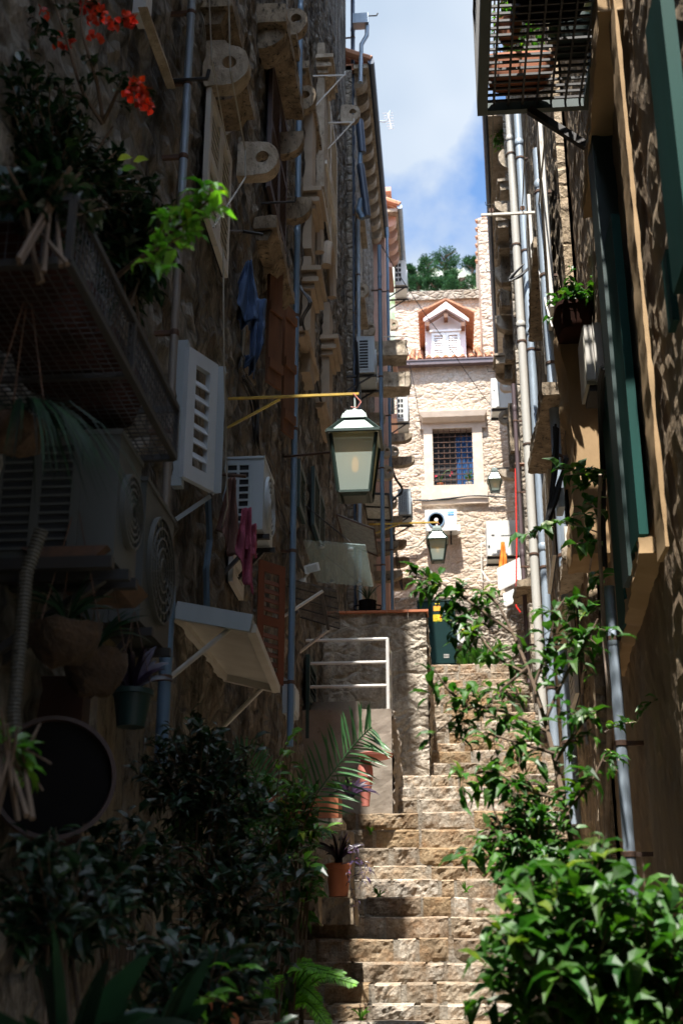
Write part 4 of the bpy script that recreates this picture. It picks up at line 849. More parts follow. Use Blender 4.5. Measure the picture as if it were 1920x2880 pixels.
bundle('cable_bundle','black cables falling from the far left house past the slotted unit',[PY(1096,1160,24.8),PY(1098,1270,24.6),PY(1110,1340,24.6),PY(1130,1380,25.),PY(1100,1430,25),PY(1120,1600,25.5),PY(1128,1660,25.5)],3,.014,.03)
bundle('cable_bundle','black cable crossing below the barred window on the end house',[PY(1160,1405,YE-.12),PY(1200,1408,YE-.12),PY(1250,1404,YE-.12),PY(1330,1396,YE-.12),PY(1420,1400,YE-.12)],3,.016,.02)
# laundry brackets of white metal
for x,y in ((880,214),(905,346)):
    t=thing('white_bracket','%s white clothes line bracket beside the flaky white shutters'%('upper' if y<300 else 'lower'),'bracket',PL(x,y),'white clothes line brackets'); p=PL(x,y); q=PY(x+90,y-2,p.y); mb=MB(); mb.bar(p,q,.018); mb.build('arm','white_metal',t); mb=MB(); mb.bar((XL,p.y,PY(x,y+92,p.y).z),q-Vector((.02,0,0)),.015); mb.build('brace','white_metal',t); mb=MB(); mb.bar(q,q+Vector((0,0,.06)),.015); mb.build('peg','white_metal',t)
t=thing('tv_antenna','rooftop aerial bracketed off the far left eave against the sky','antenna',PY(1055,340,24.4)); mb=MB(); mb.tube([PY(1050,340,24.4),PY(1082,342,24.4),PY(1092,334,24.4),PY(1096,312,24.4)],.02,8); mb.build('mast','galvanised',t,True)
mb=MB(); a=PY(1090,318,24.4); b=PY(1100,362,24.2); mb.tube([a,b],.008,6)
for k in range(7): c=a.lerp(b,k/6); mb.tube([c+Vector((-.13+.01*k,0,0)),c+Vector((.13-.01*k,0,0))],.005,5)
mb.build('elements','white_metal',t)
line('clothes_rail','pale bar with pegs lying on the rough stone ledge','clothes rail',[PY(1078,947,22.3),PY(1148,946,22.3)],.014,'flaky_white')
line('iron_hook','black iron hook bar reaching out over the roof corner at the top','hook',[PY(1000,46,19.05),PY(1058,44,19.05),PY(1062,37,19.05)],.014,'iron')
line('iron_hook','black iron hook beside the grey pipe near the red flowers','hook',[PL(478,227,.0),PL(478,227,.0)+Vector((.22,0,0)),PL(478,227,.0)+Vector((.23,0,.06))],.012,'iron')
line('iron_hook','small iron hook between the curved brackets','hook',[PL(735,572),PL(735,572)+Vector((.3,0,0)),PL(735,572)+Vector((.31,0,.05))],.01,'iron')
line('conduit','grey corrugated conduit snaking down the near left wall','pipe',[PY(118,1490,3.6),PY(75,1610,3.6),PY(60,1780,3.6),PY(40,2000,3.6),PY(45,2200,3.6)],.019,'conduit')
# ribs on conduit are modelled as rings
mb=MB(); P=[PY(118,1490,3.6),PY(75,1610,3.6),PY(60,1780,3.6),PY(40,2000,3.6),PY(45,2200,3.6)]
for a,b in zip(P,P[1:]):
    n_=int((b-a).length/.012)
    for k in range(n_): c=a.lerp(b,k/n_); mb.lathe(c,[(.018,0),(.023,.002),(.023,.006),(.018,.008)],12,(b-a).normalized())
mb.keep=1; o=mb.build('conduit_ribs','conduit',bpy.data.objects['conduit'],True)
line('conduit','thin grey flexible conduit beside the rust stained drainpipe','pipe',[PL(455,1588,.1),PL(462,1610,.15),PL(478,1650,.2)],.018,'conduit')
line('conduit','blue grey flexible conduit below the grey air conditioner','pipe',[PL(585,1400,.06),PL(590,1520,.06),PL(580,1600,.06),PL(582,1735,.06)],.022,'pipe_blue')
# ================= right side fittings
def slab(label,A1,A2,B1,depthpx,Y0,m='tan_stone',H=None,name='stone_sill',th=.16):
    # thick stone slab on the right wall: lower outer edge from pixel A1 (near) to A2 (far); th height
    Y0=PR(A1[0]+(60 if H is RA else 30),A1[1]).y if H is RA else Y0
    p=PY(A1[0],A1[1],Y0); q=PZ(A2[0],A2[1],p.z); mb=MB(); w0=rwx(p.y)+.05; w1=rwx(q.y)+.05
    mb.prism([p,q,Vector((w1,q.y,p.z)),Vector((w0,p.y,p.z))],(0,0,th)); n=12
    return mb.build(name,m,H,rough=.035)
# big hoods and sills (thick slabs projecting over the lane, seen from below)
slab('',(1680,33),(1639,616),None,0,6.6,'tan_stone',RA,'window_hood',.18)
slab('',(1790,1560),(1728,1900),None,0,5.2,'tan_stone',RA,'window_sill',.1)
slab('',(1499,696),(1484,962),None,0,11.6,'dark_stone',RB,'window_hood',.15)
slab('',(1524,1112),(1482,1335),None,0,10.4,'dark_stone',RB,'window_sill',.14)
slab('',(1580,1578),(1555,1840),None,0,9.7,'cut_stone',RB,'window_sill',.14)
slab('',(1452,1650),(1440,1700),None,0,17,'dark_stone',RB,'window_sill',.12)
slab('',(1445,960),(1436,1100),None,0,21,'dark_stone',RC,'window_sill',.12)
# wavy carved stone panel below the flower box
mb=MB(); p=PR(1560,860,.12,1); Yw=p.y
a=PY(1566,905,8.4); b=PY(1600,1560,8.4); wx_=rwx(8.6,0)+.06; mb.prism([(a.x,8.4,a.z),(wx_,8.4,a.z),(wx_,8.4,b.z),(b.x+.02,8.4,b.z),(a.x+.06,8.4,(a.z+b.z)/2)],(0,.5,0)); mb.build('buttress','tan_stone',RA,rough=.045)
# green shutters on near house
def rshut(x0,yt,yb,Y0,Y1,off,m,name='green_shutter',planks=4):
    p=PY(x0,yt,Y0); zt=p.z; zb=PY(x0,yb,Y0).z; mb=MB(); a=Vector((rwx(Y0,0)-off,Y0,zb)); b=Vector((rwx(Y1,0)-off,Y1,zb)); u=b-a; n=Vector((-u.y,u.x,0)).normalized()
    for k in range(planks): mb.obox(a+u*(k/planks),u*(.97/planks),(0,0,zt-zb),n*.035)
    for t in (.08,.5,.9): mb.obox(a+u*.02+Vector((0,0,(zt-zb)*t))+n*.035,u*.96,(0,0,.1),n*.022)
    return mb.build(name,m,RA)
def boardR(name,x0,x1,yt,yb,Y,dy,m,th=None,rough=0):
    Y=PR((x0+x1)/2,(max(yt,0)+yb)/2,.03,0).y
    a=PY((x0),(yt+yb)/2,Y); b=PY(x1,(yt+yb)/2,Y); zt=PY(x0,yt,Y).z; zb=PY(x0,yb,Y).z; mb=MB(); mb.box((a.x,Y,zb),(b.x,Y+dy,zt))
    return mb,mb.build(name,m,RA,rough=rough)
boardR('green_shutter',1756,1782,600,1503,6.9,.3,'shutter_green'); boardR('green_shutter',1730,1762,1050,1740,7.5,.3,'shutter_green'); boardR('shutter_panel',1712,1775,325,1620,7.7,.22,'green_dark'); boardR('shutter_edge',1890,1930,-80,700,5.2,.3,'shutter_green'); boardR('shutter_edge',1880,1900,700,900,5.15,.1,'shutter_green')
boardR('window_jamb',1793,1806,-50,1540,6.6,.2,'tan_stone',rough=.012); boardR('shutter_hinge',1790,1812,1430,1500,6.85,.04,'shutter_green')
louver('louvred_shutter',(PY(1700,900,8.7).x,8.7,PY(1700,1350,8.7).z),(.03,.8,0),(0,0,PY(1700,350,8.7).z-PY(1700,1350,8.7).z),(-1,0,0),'green_dark',RA,leaves=2,inner='dark_hole')
# window frames on the piped house
def framR(yt,yb,Y0,Y1,off,m,n=2):
    zt=PY(1600,yt,Y0).z; zb=PY(1600,yb,Y0).z; a=Vector((rwx(Y0,1)-off,Y0,zb)); b=Vector((rwx(Y1,1)-off,Y1,zb)); return louver('louvred_shutter',a,b-a,(0,0,zt-zb),(-1,0,0),m,RB,leaves=n,inner='dark_hole',slat=.06)
framR(330,860,10.2,11.6,.07,'flaky_white'); framR(1250,1560,12.2,13.6,.07,'flaky_white'); framR(540,760,13.2,14.4,.05,'flaky_white')
framR(1480,1950,10.6,11.3,.05,'flaky_white',1)
# ---- pipes
pipe('tall pale grey drainpipe with rusty collars standing nearest the steps',1474,1100,300,2050,24,'pipe_grey','R',clips=6)
pipe('light blue galvanised drainpipe just right of the pale grey one',1500,1100,310,2100,24,'galvanised','R',clips=6)
pipe('bright galvanised drainpipe with white clips beside the carved stone',1540,900,420,1700,28,'galvanised','R',clips=5)
pipe('lower galvanised drainpipe half hidden by the branches',1594,1990,1830,2320,36,'galvanised','R',clips=1)
pipe('near galvanised drainpipe behind the grey vine trunk',1722,1800,1650,2560,30,'galvanised','R',clips=3)
pipe('purple brown drainpipe left of the pale grey one',1454,1300,1080,1920,12,'pipe_brown','R',clips=4)
pipe('dark brown drainpipe beside the red string',1438,1500,1140,1920,12,'pipe_brown','R',clips=3)
pipe('black drainpipe against the end house right of the window',1421,1300,1180,1520,10,'pipe_dark','R',clips=2)
# ---- stone brackets right
for a,Y in [((1460,748,1393,805),21.5),((1450,885,1394,930),23),((1463,1033,1394,1075),24.5),((1470,562,1392,602),19.6),((1440,1318,1404,1345),26)]: hook(*a,side='R',Y=Y,m='cut_stone',iron=True,th=.2)
for a,Y in [((1440,418,1402,472,1428,440,7),18.8),((1430,1150,1402,1192,1420,1172,6),25),((1432,1070,1405,1100,1420,1082,6),25.5)]: hook(*a,side='R',Y=Y,m='pale_stone' if Y>25 else 'cut_stone')
for x0,y0,x1,y1,Y in [(1455,676,1400,700,21),(1455,620,1400,640,20.5),(1462,820,1405,845,22.5),(1448,1000,1393,1022,24),(1470,510,1405,535,19.5)]:
    a=PY(x0,y0,Y); b=PY(x1,y1,Y); mb=MB(); mb.box((b.x,Y,b.z),(rwx(Y)+.03,Y+.6,a.z)); mb.box((b.x-.04,Y-.04,a.z),(rwx(Y)+.03,Y+.64,a.z+.06)); 
    for v in mb.v: v+=noise.noise_vector(v*7)*.01
    mb.build('stone_ledge','cut_stone',RC,rough=.03)
for y,Y in ((730,21.3),(950,23.2),(1200,22)):
    p=PY(1440,y,Y); [(0,(lambda mb:mb.box((rwx(Y)-.16+e_,Y+.9*e,p.z-.5),(rwx(Y)+.03,Y+.9*e+.17,p.z+.5)).build('window_jamb','dark_stone',RC,rough=.02))(MB())) for e,e_ in ((0,0),(1,.02))]
# roof scrap and creeper on the far right house
mb=MB(); 
for k in range(7): a=PY(1360+4*(k%2),318+9*k,21+.1*k); mb.tube([a,a+Vector((.35,0,.12))],.07,8)
mb.build('roof_tiles','roof_tile',RC,True)
# ---- grated balcony at top right
Yg=7.4; P0=PY(1341,314,Yg); zg_=P0.z; xw=rwx(Yg); t=thing('grated_balcony','dark metal grating balcony holding plant troughs at the top right corner','balcony',(xw,Yg,zg_))
y0=4.6; xo=P0.x; xi=PY(1655,320,Yg).x
mb=MB(); mb.box((xo,y0,zg_-.04),(xo+.07,Yg,zg_+.05)); mb.box((xo+.071,Yg-.05,zg_-.038),(xw+.05,Yg,zg_+.048)); mb.box((xi-.04,y0,zg_-.038),(xi,Yg-.051,zg_+.048)); mb.build('frame','green_dark',t)
mb=MB(); x=xo+.11
while x<xi-.06: mb.box((x,y0,zg_-.004),(x+.014,Yg-.05,zg_+.026)); x+=.1
y=y0
while y<Yg-.08: mb.box((xo+.07,y,zg_+.004),(xi-.04,y+.013,zg_+.022)); y+=.066
mb.build('grating','iron',t)
mb=MB(); a=PY(1488,325,Yg-.05); a.z=zg_-.05; b=PY(1650,425,Yg-.1); mb.bar(a,Vector((rwx(Yg)+.03,Yg-.1,b.z)),.05); mb.build('brace','iron',t)
mb=MB(); mb.box((xo,Yg-.03,zg_+.04),(xo+.03,Yg,zg_+.9)); mb.box((xo,y0,zg_+.85),(xo+.03,Yg,zg_+.88)); 
y=y0
while y<Yg: mb.box((xo+.008,y,zg_+.05),(xo+.02,y+.012,zg_+.85)); y+=.12
mb.build('railing','iron',t)
def trough(label,x0,x1,y0,y1,z,h=.17,m='terracotta',ribs=True):
    t=thing('plant_trough',label,'planter',((x0+x1)/2,(y0+y1)/2,z)); mb=MB(); n=20; cx,cy=(x0+x1)/2,(y0+y1)/2; rx,ry=(x1-x0)/2,(y1-y0)/2; prof=[(.8,0),(.84,.02)]+[(.84+.16*k/6+(.02 if k%2 else 0),.02+(h-.05)*k/6) for k in range(1,7)]+[(1.06,h-.03),(1.06,h),(.96,h),(.94,h-.04)]
    vs=[];fs=[]
    for s_,z_ in prof:
        for k in range(n):
            a=2*PI*k/n; c_,s__=math.cos(a),math.sin(a); q=(abs(c_)**.45*(1 if c_>0 else -1),abs(s__)**.45*(1 if s__>0 else -1)); vs.append((cx+rx*s_*q[0],cy+ry*s_*q[1],z+z_))
    for i in range(len(prof)-1):
        for k in range(n): fs.append((i*n+k,i*n+(k+1)%n,(i+1)*n+(k+1)%n,(i+1)*n+k))
    fs.append(tuple(range(n-1,-1,-1))); fs.append(tuple(range((len(prof)-1)*n,len(prof)*n))); mb.add(vs,fs); mb.build('trough',m,t,True); return t,(cx,cy,z+h)
TR=[]
t_,c=trough('terracotta trough at the far end of the grated balcony',xo+.05,xo+.52,Yg-.36,Yg-.12,zg_+.03); TR.append((t_,c,.2))
t_,c=trough('second terracotta trough on the grating beside the wall',xo+.48,xo+.75,Yg-.72,Yg-.42,zg_+.03,.16,'pot_green'); TR.append((t_,c,.15))
t_,c=trough('dark trough in the middle of the grated balcony',xo+.2,xo+.7,Yg-1.15,Yg-.78,zg_+.03,.18,'black'); TR.append((t_,c,.2))
t_,c=trough('dark trough at the near end of the grated balcony',xo+.25,xo+.78,Yg-1.8,Yg-1.3,zg_+.03,.18,'black'); TR.append((t_,c,.2))
t=thing('round_pot','small round red pot near the outer rail of the grating','pot',(xo+.2,Yg-.68,zg_+.03)); mb=MB(); mb.lathe((xo+.2,Yg-.68,zg_+.03),[(0,0),(.06,0),(.085,.1),(.09,.11),(.09,.13),(.07,.12)],16); mb.build('pot','terracotta',t,True); TR.append((t,(xo+.2,Yg-.68,zg_+.15),.1))
# clothes line pulley bar
t=thing('pulley_bar','pale horizontal bar with two clothes line pulleys on the right','clothes rail',PY(1512,597,12.5)); a=PY(1352,605,12.5); b=PY(1515,597,12.5); mb=MB(); mb.bar(a,Vector((rwx(12.5)+.02,12.5,b.z)),.028); mb.build('bar','flaky_white',t)
for px,py in ((1380,592),(1468,585)):
    c=PY(px,py,12.5); mb=MB(); mb.lathe(c,[(.03,-.01),(.03,.01)],12,(0,1,0)); mb.tube([c+Vector((0,0,-.03)),PY(px,603,12.5)],.007,6); mb.build('pulley','rust_iron',t,True)
line('clothes_line','left cord rising from the pulley bar past the grating','clothes line',[PY(1380,585,12.5),PY(1386,300,10)+Vector((0,0,0)),PY(1390,0,8.2)],.007,'rope')
line('clothes_line','right cord rising from the pulley bar past the grating','clothes line',[PY(1468,575,12.5),PY(1480,310,10),PY(1486,60,8.2)],.007,'rope')
line('wire','slack cream cable curving down the piped house','wire',[PR(1535,350,.1),PR(1512,600,.12),PR(1515,760,.12),PR(1535,860,.12),PR(1552,920,.1)],.009,'cable_grey',0,G)
line('red_string','bright red string stretched straight down between the drainpipes','string',[PY(1448,1318,18.6),PY(1452,1520,18.6),PY(1450,1705,18.6),PY(1462,1722,18.6)],.012,'red')
line('clothes_rail','brown wooden bar at the top of the red string','clothes rail',[PY(1446,1307,18.6),PY(1486,1307,18.6)],.03,'wood_brown')
bundle('cable_bundle','black cable coil hooked on the half round bracket',[PY(1470,745,14),PY(1440,775,14),PY(1432,788,14),PY(1470,770,14),PY(1500,735,14)],5,.009,.02)
bundle('cable_bundle','thick black cables looped beside the grey junction box',[PY(1562,1200,8.2),PY(1560,1320,8.2),PY(1545,1440,8.2),PY(1536,1466,8.2),PY(1560,1400,8.2),PY(1590,1290,8.2)],6,.009,.018)
bundle('cable_bundle','dark cables running down beside the cream meter box',[PR(1690,1030,.12),PR(1688,1110,.1),PR(1690,1300,.08),PR(1700,1600,.08)],4,.01,.02)
line('wire','thin dark wire crossing from the pink house to the end house window','wire',[PY(1072,690,20),PY(1250,955,26),PY(1405,1170,30)],.008,'cable',.1,G)
line('wire','thin vertical wire left of the barred window','wire',[PY(1150,1020,30),PY(1168,1105,30.2),PY(1186,1225,30.4)],.008,'cable',0,G)
# meter box and junction box
t=thing('meter_box','cream electricity meter box on the right wall beside the green shutter','meter box',PY(1670,1080,YM:=7.1)); a=PY(1636,918,YM); b=PY(1700,1078,YM); mb=MB(); mb.box((a.x,YM,b.z),(rwx(YM)+.08,YM+.3,a.z)); mb.build('case','ac_cream',t)
mb=MB(); mb.box((a.x+.005,YM-.02,b.z+.02),(a.x+.055,YM-.001,a.z-.0)); mb.box((a.x+.06,YM-.025,b.z+.01),(b.x,YM-.001,a.z+.01)); mb.build('door','shutter_white',t); mb=MB(); mb.box((a.x+.02,YM+.02,b.z-.04),(b.x-.02,YM+.28,b.z-.001)); mb.build('cable_entry','iron',t)
t=thing('junction_box','small grey junction box under the first ivy leaves','junction box',PY(1580,1440,8.2)); a=PY(1566,1372,8.2); b=PY(1588,1425,8.2); mb=MB(); mb.box((a.x,8.2,b.z),(b.x,8.39,a.z)); mb.build('case','ac_grey',t); mb=MB(); a2=PY(1590,1375,8.2); b2=PY(1602,1450,8.2); mb.box((a2.x,8.21,b2.z),(b2.x,8.38,a2.z)); mb.build('side_case','black',t)
# flower box
t,c=trough('rusty flower box with dark green ivy above the carved stone',PY(1562,880,8.2).x,rwx(8.2)+.02,8.1,8.5,PY(1600,930,8.2).z,.2,'terracotta_dark'); IVY=(t,c)
# end wall fittings
t=thing('air_conditioner','white fan unit with blue logo label on the end house wall','air conditioner',PY(1240,1490,30.2),'air conditioners on the house walls'); Ya=YE-.42; a=PY(1194,1434,Ya); b=PY(1285,1491,Ya); mb=MB(); mb.box((a.x,Ya,b.z),(b.x,YE-.06,a.z)); mb.build('casing','ac_white',t); mb=MB(); c=PY(1294,1480,Ya); mb.box((b.x,Ya+.05,b.z-.0),(c.x,YE-.1,b.z+.17)); mb.build('valve_cover','white',t)
c=PY(1226,1463,Ya); R_=25*Ya/F; mb=MB(); mb.lathe(c,[(0,0),(R_,0),(R_,.012),(0,.012)],32,(0,-1,0)); mb.build('fan_recess','iron',t,True)
mb=MB()
for k in range(1,7): rr=R_*k/6.2; mb.lathe(c+Vector((0,-.012,0)),[(rr-.012,0),(rr+.006,0),(rr+.006,.012),(rr-.012,.012)],32,(0,-1,0))
mb.build('fan_grille','pipe_blue',t,True); mb=MB(); mb.lathe(c+Vector((0,-.026,0)),[(0,0),(R_*.22,0),(R_*.22,.012),(0,.014)],20,(0,-1,0)); mb.build('fan_hub','white',t,True)
l0=PY(1258,1439,Ya); l1=PY(1276,1449,Ya); mb=MB(); mb.box((l0.x,Ya-.006,l1.z),(l1.x,Ya-.001,l0.z)); lb=mb.build('logo_label','blue_label',t)
def text(s,name,center,size,m,parent,align='CENTER'):
    cu=bpy.data.curves.new(name,'FONT'); cu.body=s; cu.size=size; cu.align_x=align; cu.align_y='CENTER'; cu.extrude=.001; o=bpy.data.objects.new(name,cu); COL.objects.link(o); bpy.context.view_layer.update()
    me=bpy.data.meshes.new_from_object(o); bpy.data.objects.remove(o); o=bpy.data.objects.new(name,me); COL.objects.link(o); me.materials.clear(); me.materials.append(M[m]); o.parent=parent; o.location=Vector(center)-ROOTLOC.get(parent.name,Vector()); o.rotation_euler=(PI/2,0,0); return o
text('Midea','logo_text',((l0.x+l1.x)/2+.004,Ya-.01,(l0.z+l1.z)/2),.062,'white',lb)
for px in (1207,1267): q=PY(px,1495,Ya+.05); mb=MB(); mb.box((q.x-.02,Ya+.02,q.z-.03),(q.x+.02,YE,q.z)); mb.box((q.x-.02,YE-.1,q.z-.25),(q.x+.02,YE-.05,q.z-.03)); mb.build('bracket','iron',t)
line('conduit','curved pipe leading left from the fan unit','pipe',[PY(1196,1512,YE-.15),PY(1175,1535,YE-.12),PY(1150,1541,YE-.1)],.03,'ac_cream')
for nm,(x0,y0,x1,y1,Y,lab) in {'a':(1366,1465,1414,1562,28.3,'tall white air conditioner seen side on below the distant lantern'),'b':(1379,1064,1403,1146,28.5,'white air conditioner high on the right below the gutter end')}.items():
    a=PY(x0,y0,Y); b=PY(x1,y1,Y); t=thing('air_conditioner',lab,'air conditioner',(a.x,Y,b.z),'air conditioners on the house walls'); mb=MB(); mb.box((a.x,Y,b.z),(rwx(Y),Y+.8,a.z)); mb.box((a.x+.3*(b.x-a.x)*2,Y-.03,b.z+.02),(b.x,Y-.001,a.z-.15)); mb.build('casing','ac_white',t)
    mb=MB(); w_=(b.x-a.x); mb.box((a.x+w_*.3,Y-.008,a.z-(a.z-b.z)*.43),(a.x+w_*.5,Y-.001,a.z-(a.z-b.z)*.4)); mb.box((a.x+.02,Y-.008,b.z+.2),(a.x+w_*.18,Y-.001,b.z+.26)); mb.build('handle_slot','iron',t)
    [MB().box((a.x-.02,Y+e,b.z-.06),(rwx(Y)+.02,Y+e+.05,b.z-.01)).build('bracket','iron',t) for e in (.05,.6)]
t=thing('orange_cloth','orange cloth hanging from a bar beside the white side on unit','laundry',PY(1416,1525,27),'laundry hung on the lines'); mb=MB(); cloth(mb,PY(1413,1524,27),.09,.72,2,.03,1.6,(1,.3,0)); mb.build('cloth','cloth_orange',t,True)
mb=MB(); mb.bar(PY(1408,1507,27),PY(1450,1506,27),.02); tag(mb.build('clothes_rail','iron'),'short dark bar above the orange cloth','clothes rail')
for k,(a,b,c,lab) in enumerate([((1460,1570),(1400,1600),(1404,1660),'upper ribbed plastic canopy below the orange cloth'),((1462,1650),(1416,1672),(1420,1705),'lower ribbed plastic canopy beside the red string')]):
    Y0=22.5+k*-1.5; p1=PY(a[0],a[1],Y0); p2=PY(b[0],b[1],Y0); p3=PY(c[0],c[1],Y0+1.0); p3.z=min(p3.z,p2.z+.02); p3=PY(c[0],c[1],Y0-.9); p4=p3+(p1-p2); t=thing('door_canopy',lab,'canopy',p1,'canopies over the doors'); mb=MB(); mb.prism([p1,p2,p3,p4],(0,0,.015)); mb.build('panel','awning_panel',t); mb=MB()
    for q,r in ((p1,p2),(p2,p3),(p3,p4),(p1.lerp(p4,.5),p2.lerp(p3,.5))): mb.bar(q,r,.03)
    mb.build('frame','white_metal',t)
t=thing('white_bracket','white angled metal bracket on the base of the end house','bracket',PY(1355,1630,YE-.2)); mb=MB(); mb.bar(PY(1352,1520,YE-.2),PY(1354,1636,YE-.2),.03); mb.build('post','flaky_white',t); mb=MB(); mb.bar(PY(1354,1606,YE-.2),PY(1374,1636,YE-.5),.03); mb.bar(PY(1354,1636,YE-.2),PY(1404,1634,YE-.2),.03); mb.build('brace','flaky_white',t)
# electric cabinets at the head of the stairs
Yk=YE-.45; t=thing('electric_cabinet','tall dark green electric cabinet with yellow warning labels at the stair head','cabinet',PY(1240,1869,Yk)); a=PY(1172,1692,Yk); b=PY(1283,1868,Yk); mid=PY(1213,1700,Yk).x
mb=MB(); mb.box((a.x,Yk,b.z),(b.x,YE-.11,a.z)); mb.build('body','cabinet_green',t); mb=MB(); mb.box((a.x+.01,Yk-.02,b.z+.03),(mid-.05,Yk-.001,a.z-.03)); mb.build('door','cabinet_green',t); mb=MB(); mb.box((mid-.03,Yk-.02,b.z+.03),(b.x-.01,Yk-.001,a.z-.03)); mb.build('door','cabinet_green',t); mb=MB(); mb.box((a.x-.01,Yk-.03,a.z),(b.x+.01,YE-.1,a.z+.03)); mb.build('top','lamp_green',t)
mb=MB()
for y0 in (1711,1841):
    for k in range(3): q=PY(1247,y0+4.3*k,Yk-.02); q2=PY(1262,y0+4.3*k,Yk-.02); mb.box((q.x,Yk-.03,q.z-.006),(q2.x,Yk-.0205,q.z+.006))
mb.build('vents','white_metal',t)
def label(x0,y0,x1,y1,Y,m,nm,par,bolt=False,lines=()):
    a=PY(x0,y0,Y); b=PY(x1,y1,Y); mb=MB(); mb.box((a.x,Y-.005,b.z),(b.x,Y-.0005,a.z)); l=mb.build(nm,m,par)
    w_=b.x-a.x; h=a.z-b.z
    if bolt: mb=MB(); X=a.x+w_*.8; mb.prism([(X+.02,Y-.008,a.z-h*.12),(X-.03,Y-.008,b.z+h*.5),(X+.0,Y-.008,b.z+h*.5),(X-.005,Y-.008,b.z+h*.15),(X+.035,Y-.008,b.z+h*.58),(X+.008,Y-.008,b.z+h*.58)],(0,.002,0)); mb.build('lightning','red',l)
    for k,(s,z) in enumerate(lines): text(s,'lettering',(a.x+w_*.36,Y-.008,b.z+h*z),h*.2,'black',l)
    return l
label(1222,1697,1235,1699,Yk-.02,'yellow','strip_label',t); label(1218,1705,1238,1718,Yk-.02,'orange_label','round_label',t); label(1217,1729,1242,1747,Yk-.02,'yellow','warning_label',t,True,(('OPREZ',.78),('VISOKI',.46),('NAPON',.2)))
Yk2=YE-.32; t=thing('small_cabinet','small pale grey meter cabinet right of the tall green one','cabinet',PY(1305,1812,Yk2)); a=PY(1284,1761,Yk2); b=PY(1326,1811,Yk2); mb=MB(); mb.box((a.x,Yk2,b.z),(b.x,YE-.11,a.z)); mb.build('body','ac_grey',t); mb=MB(); mb.box((a.x+.03,Yk2-.012,b.z+.02),(b.x-.03,Yk2-.001,a.z-.02)); mb.build('door','white_metal',t); label(1297,1769,1321,1784,Yk2-.013,'yellow','warning_label',t,True,(('OPREZ',.78),('VISOKI',.46),('NAPON',.2)))
# stone blocks at the head of the stairs
mb=MB(); Yz=29.6; a=PY(1358,1872,Yz); b=PY(1440,1898,Yz); relief(mb,(a.x,Yz,b.z-.1),(b.x-a.x+.3,0,0),(0,0,a.z-b.z+.1),20,8,(0,-1,0),.03); mb.quad((a.x,Yz,a.z),(b.x+.3,Yz,a.z),(b.x+.3,YE,a.z),(a.x,YE,a.z)); mb.quad((a.x,Yz,b.z-.1),(a.x,Yz,a.z),(a.x,YE,a.z),(a.x,YE,b.z-.1)); tag(mb.build('stone_block','pale_stone'),'long pale stone block at the right end of the stair head','stone')
Yz=29.5; mb=MB(); a=PY(1212,1870,Yz); b=PY(1268,1897,Yz); relief(mb,(a.x-.8,Yz,b.z-.1),(b.x-a.x+.8,0,0),(0,0,a.z-b.z+.1),24,10,(0,-1,0),.03); mb.quad((a.x-.8,Yz,a.z),(b.x,Yz,a.z),(b.x,YE,a.z),(a.x-.8,YE,a.z)); mb.quad((b.x,Yz,b.z-.1),(b.x,YE,b.z-.1),(b.x,YE,a.z),(b.x,Yz,a.z)); tag(mb.build('stone_plinth','pale_stone'),'low stone plinth under the tall green cabinet','stone')
t=thing('flower_pot','terracotta bowl between the green cabinet and the glossy plants','pot',PY(1290,1890,29.3)); c=PY(1290,1892,29.3); mb=MB(); mb.lathe(c,[(0,0),(.1,0),(.14,.11),(.15,.12),(.15,.14),(.12,.13)],16); mb.build('pot','terracotta',t,True); HEADPOT=c+Vector((0,0,.13))
# window pots
for k,(px,m_,lab) in enumerate(((1237,'terracotta','terracotta pot with a red flowered cactus behind the window bars'),(1318,'ac_white','white bowl with green shoots behind the window bars'))):
    c=PY(px,1366,YE+.1); c.z=wz0; t=thing('window_pot',lab,'pot',c,'pots on the barred window sill'); mb=MB(); mb.lathe(c,[(0,0),(.055,0),(.08,.1),(.088,.1),(.088,.125),(.07,.12)],14); mb.build('pot',m_,t,True); 
    if k==0: WP=(t,c+Vector((0,0,.12)))
    else: WP2=(t,c+Vector((0,0,.12)))
# pedestal bird bath
Yb_=ND[16]-.5; 
c=PY(1024,2283,Yb_); zf=SZ[16]; c.z=zf; t=thing('bird_bath','pink terracotta pedestal bowl standing against the plastered block','bird bath',c)
H_=PY(1024,2135,Yb_).z-zf; rr=Yb_/F; cx=c.x
mb=MB(); c2=Vector((PY(1027,2200,Yb_).x,Yb_,zf)); mb.lathe(c2,[(0,0),(11*rr,0),(12*rr,H_*.1),(15*rr,H_*.3),(20*rr,H_*.5),(22*rr,H_*.66),(21*rr,H_*.8),(15*rr,H_*.94),(13*rr,H_)],24); mb.build('pedestal','terracotta_pink',t,True)
mb=MB(); c3=Vector((PY(1055,2130,Yb_).x,Yb_,zf+H_)); mb.lathe(c3,[(0,-.002),(34*rr,0),(48*rr,.02),(50*rr,.045),(47*rr,.05),(30*rr,.02),(0,.015)],28); mb.build('bowl','terracotta_pink',t,True)
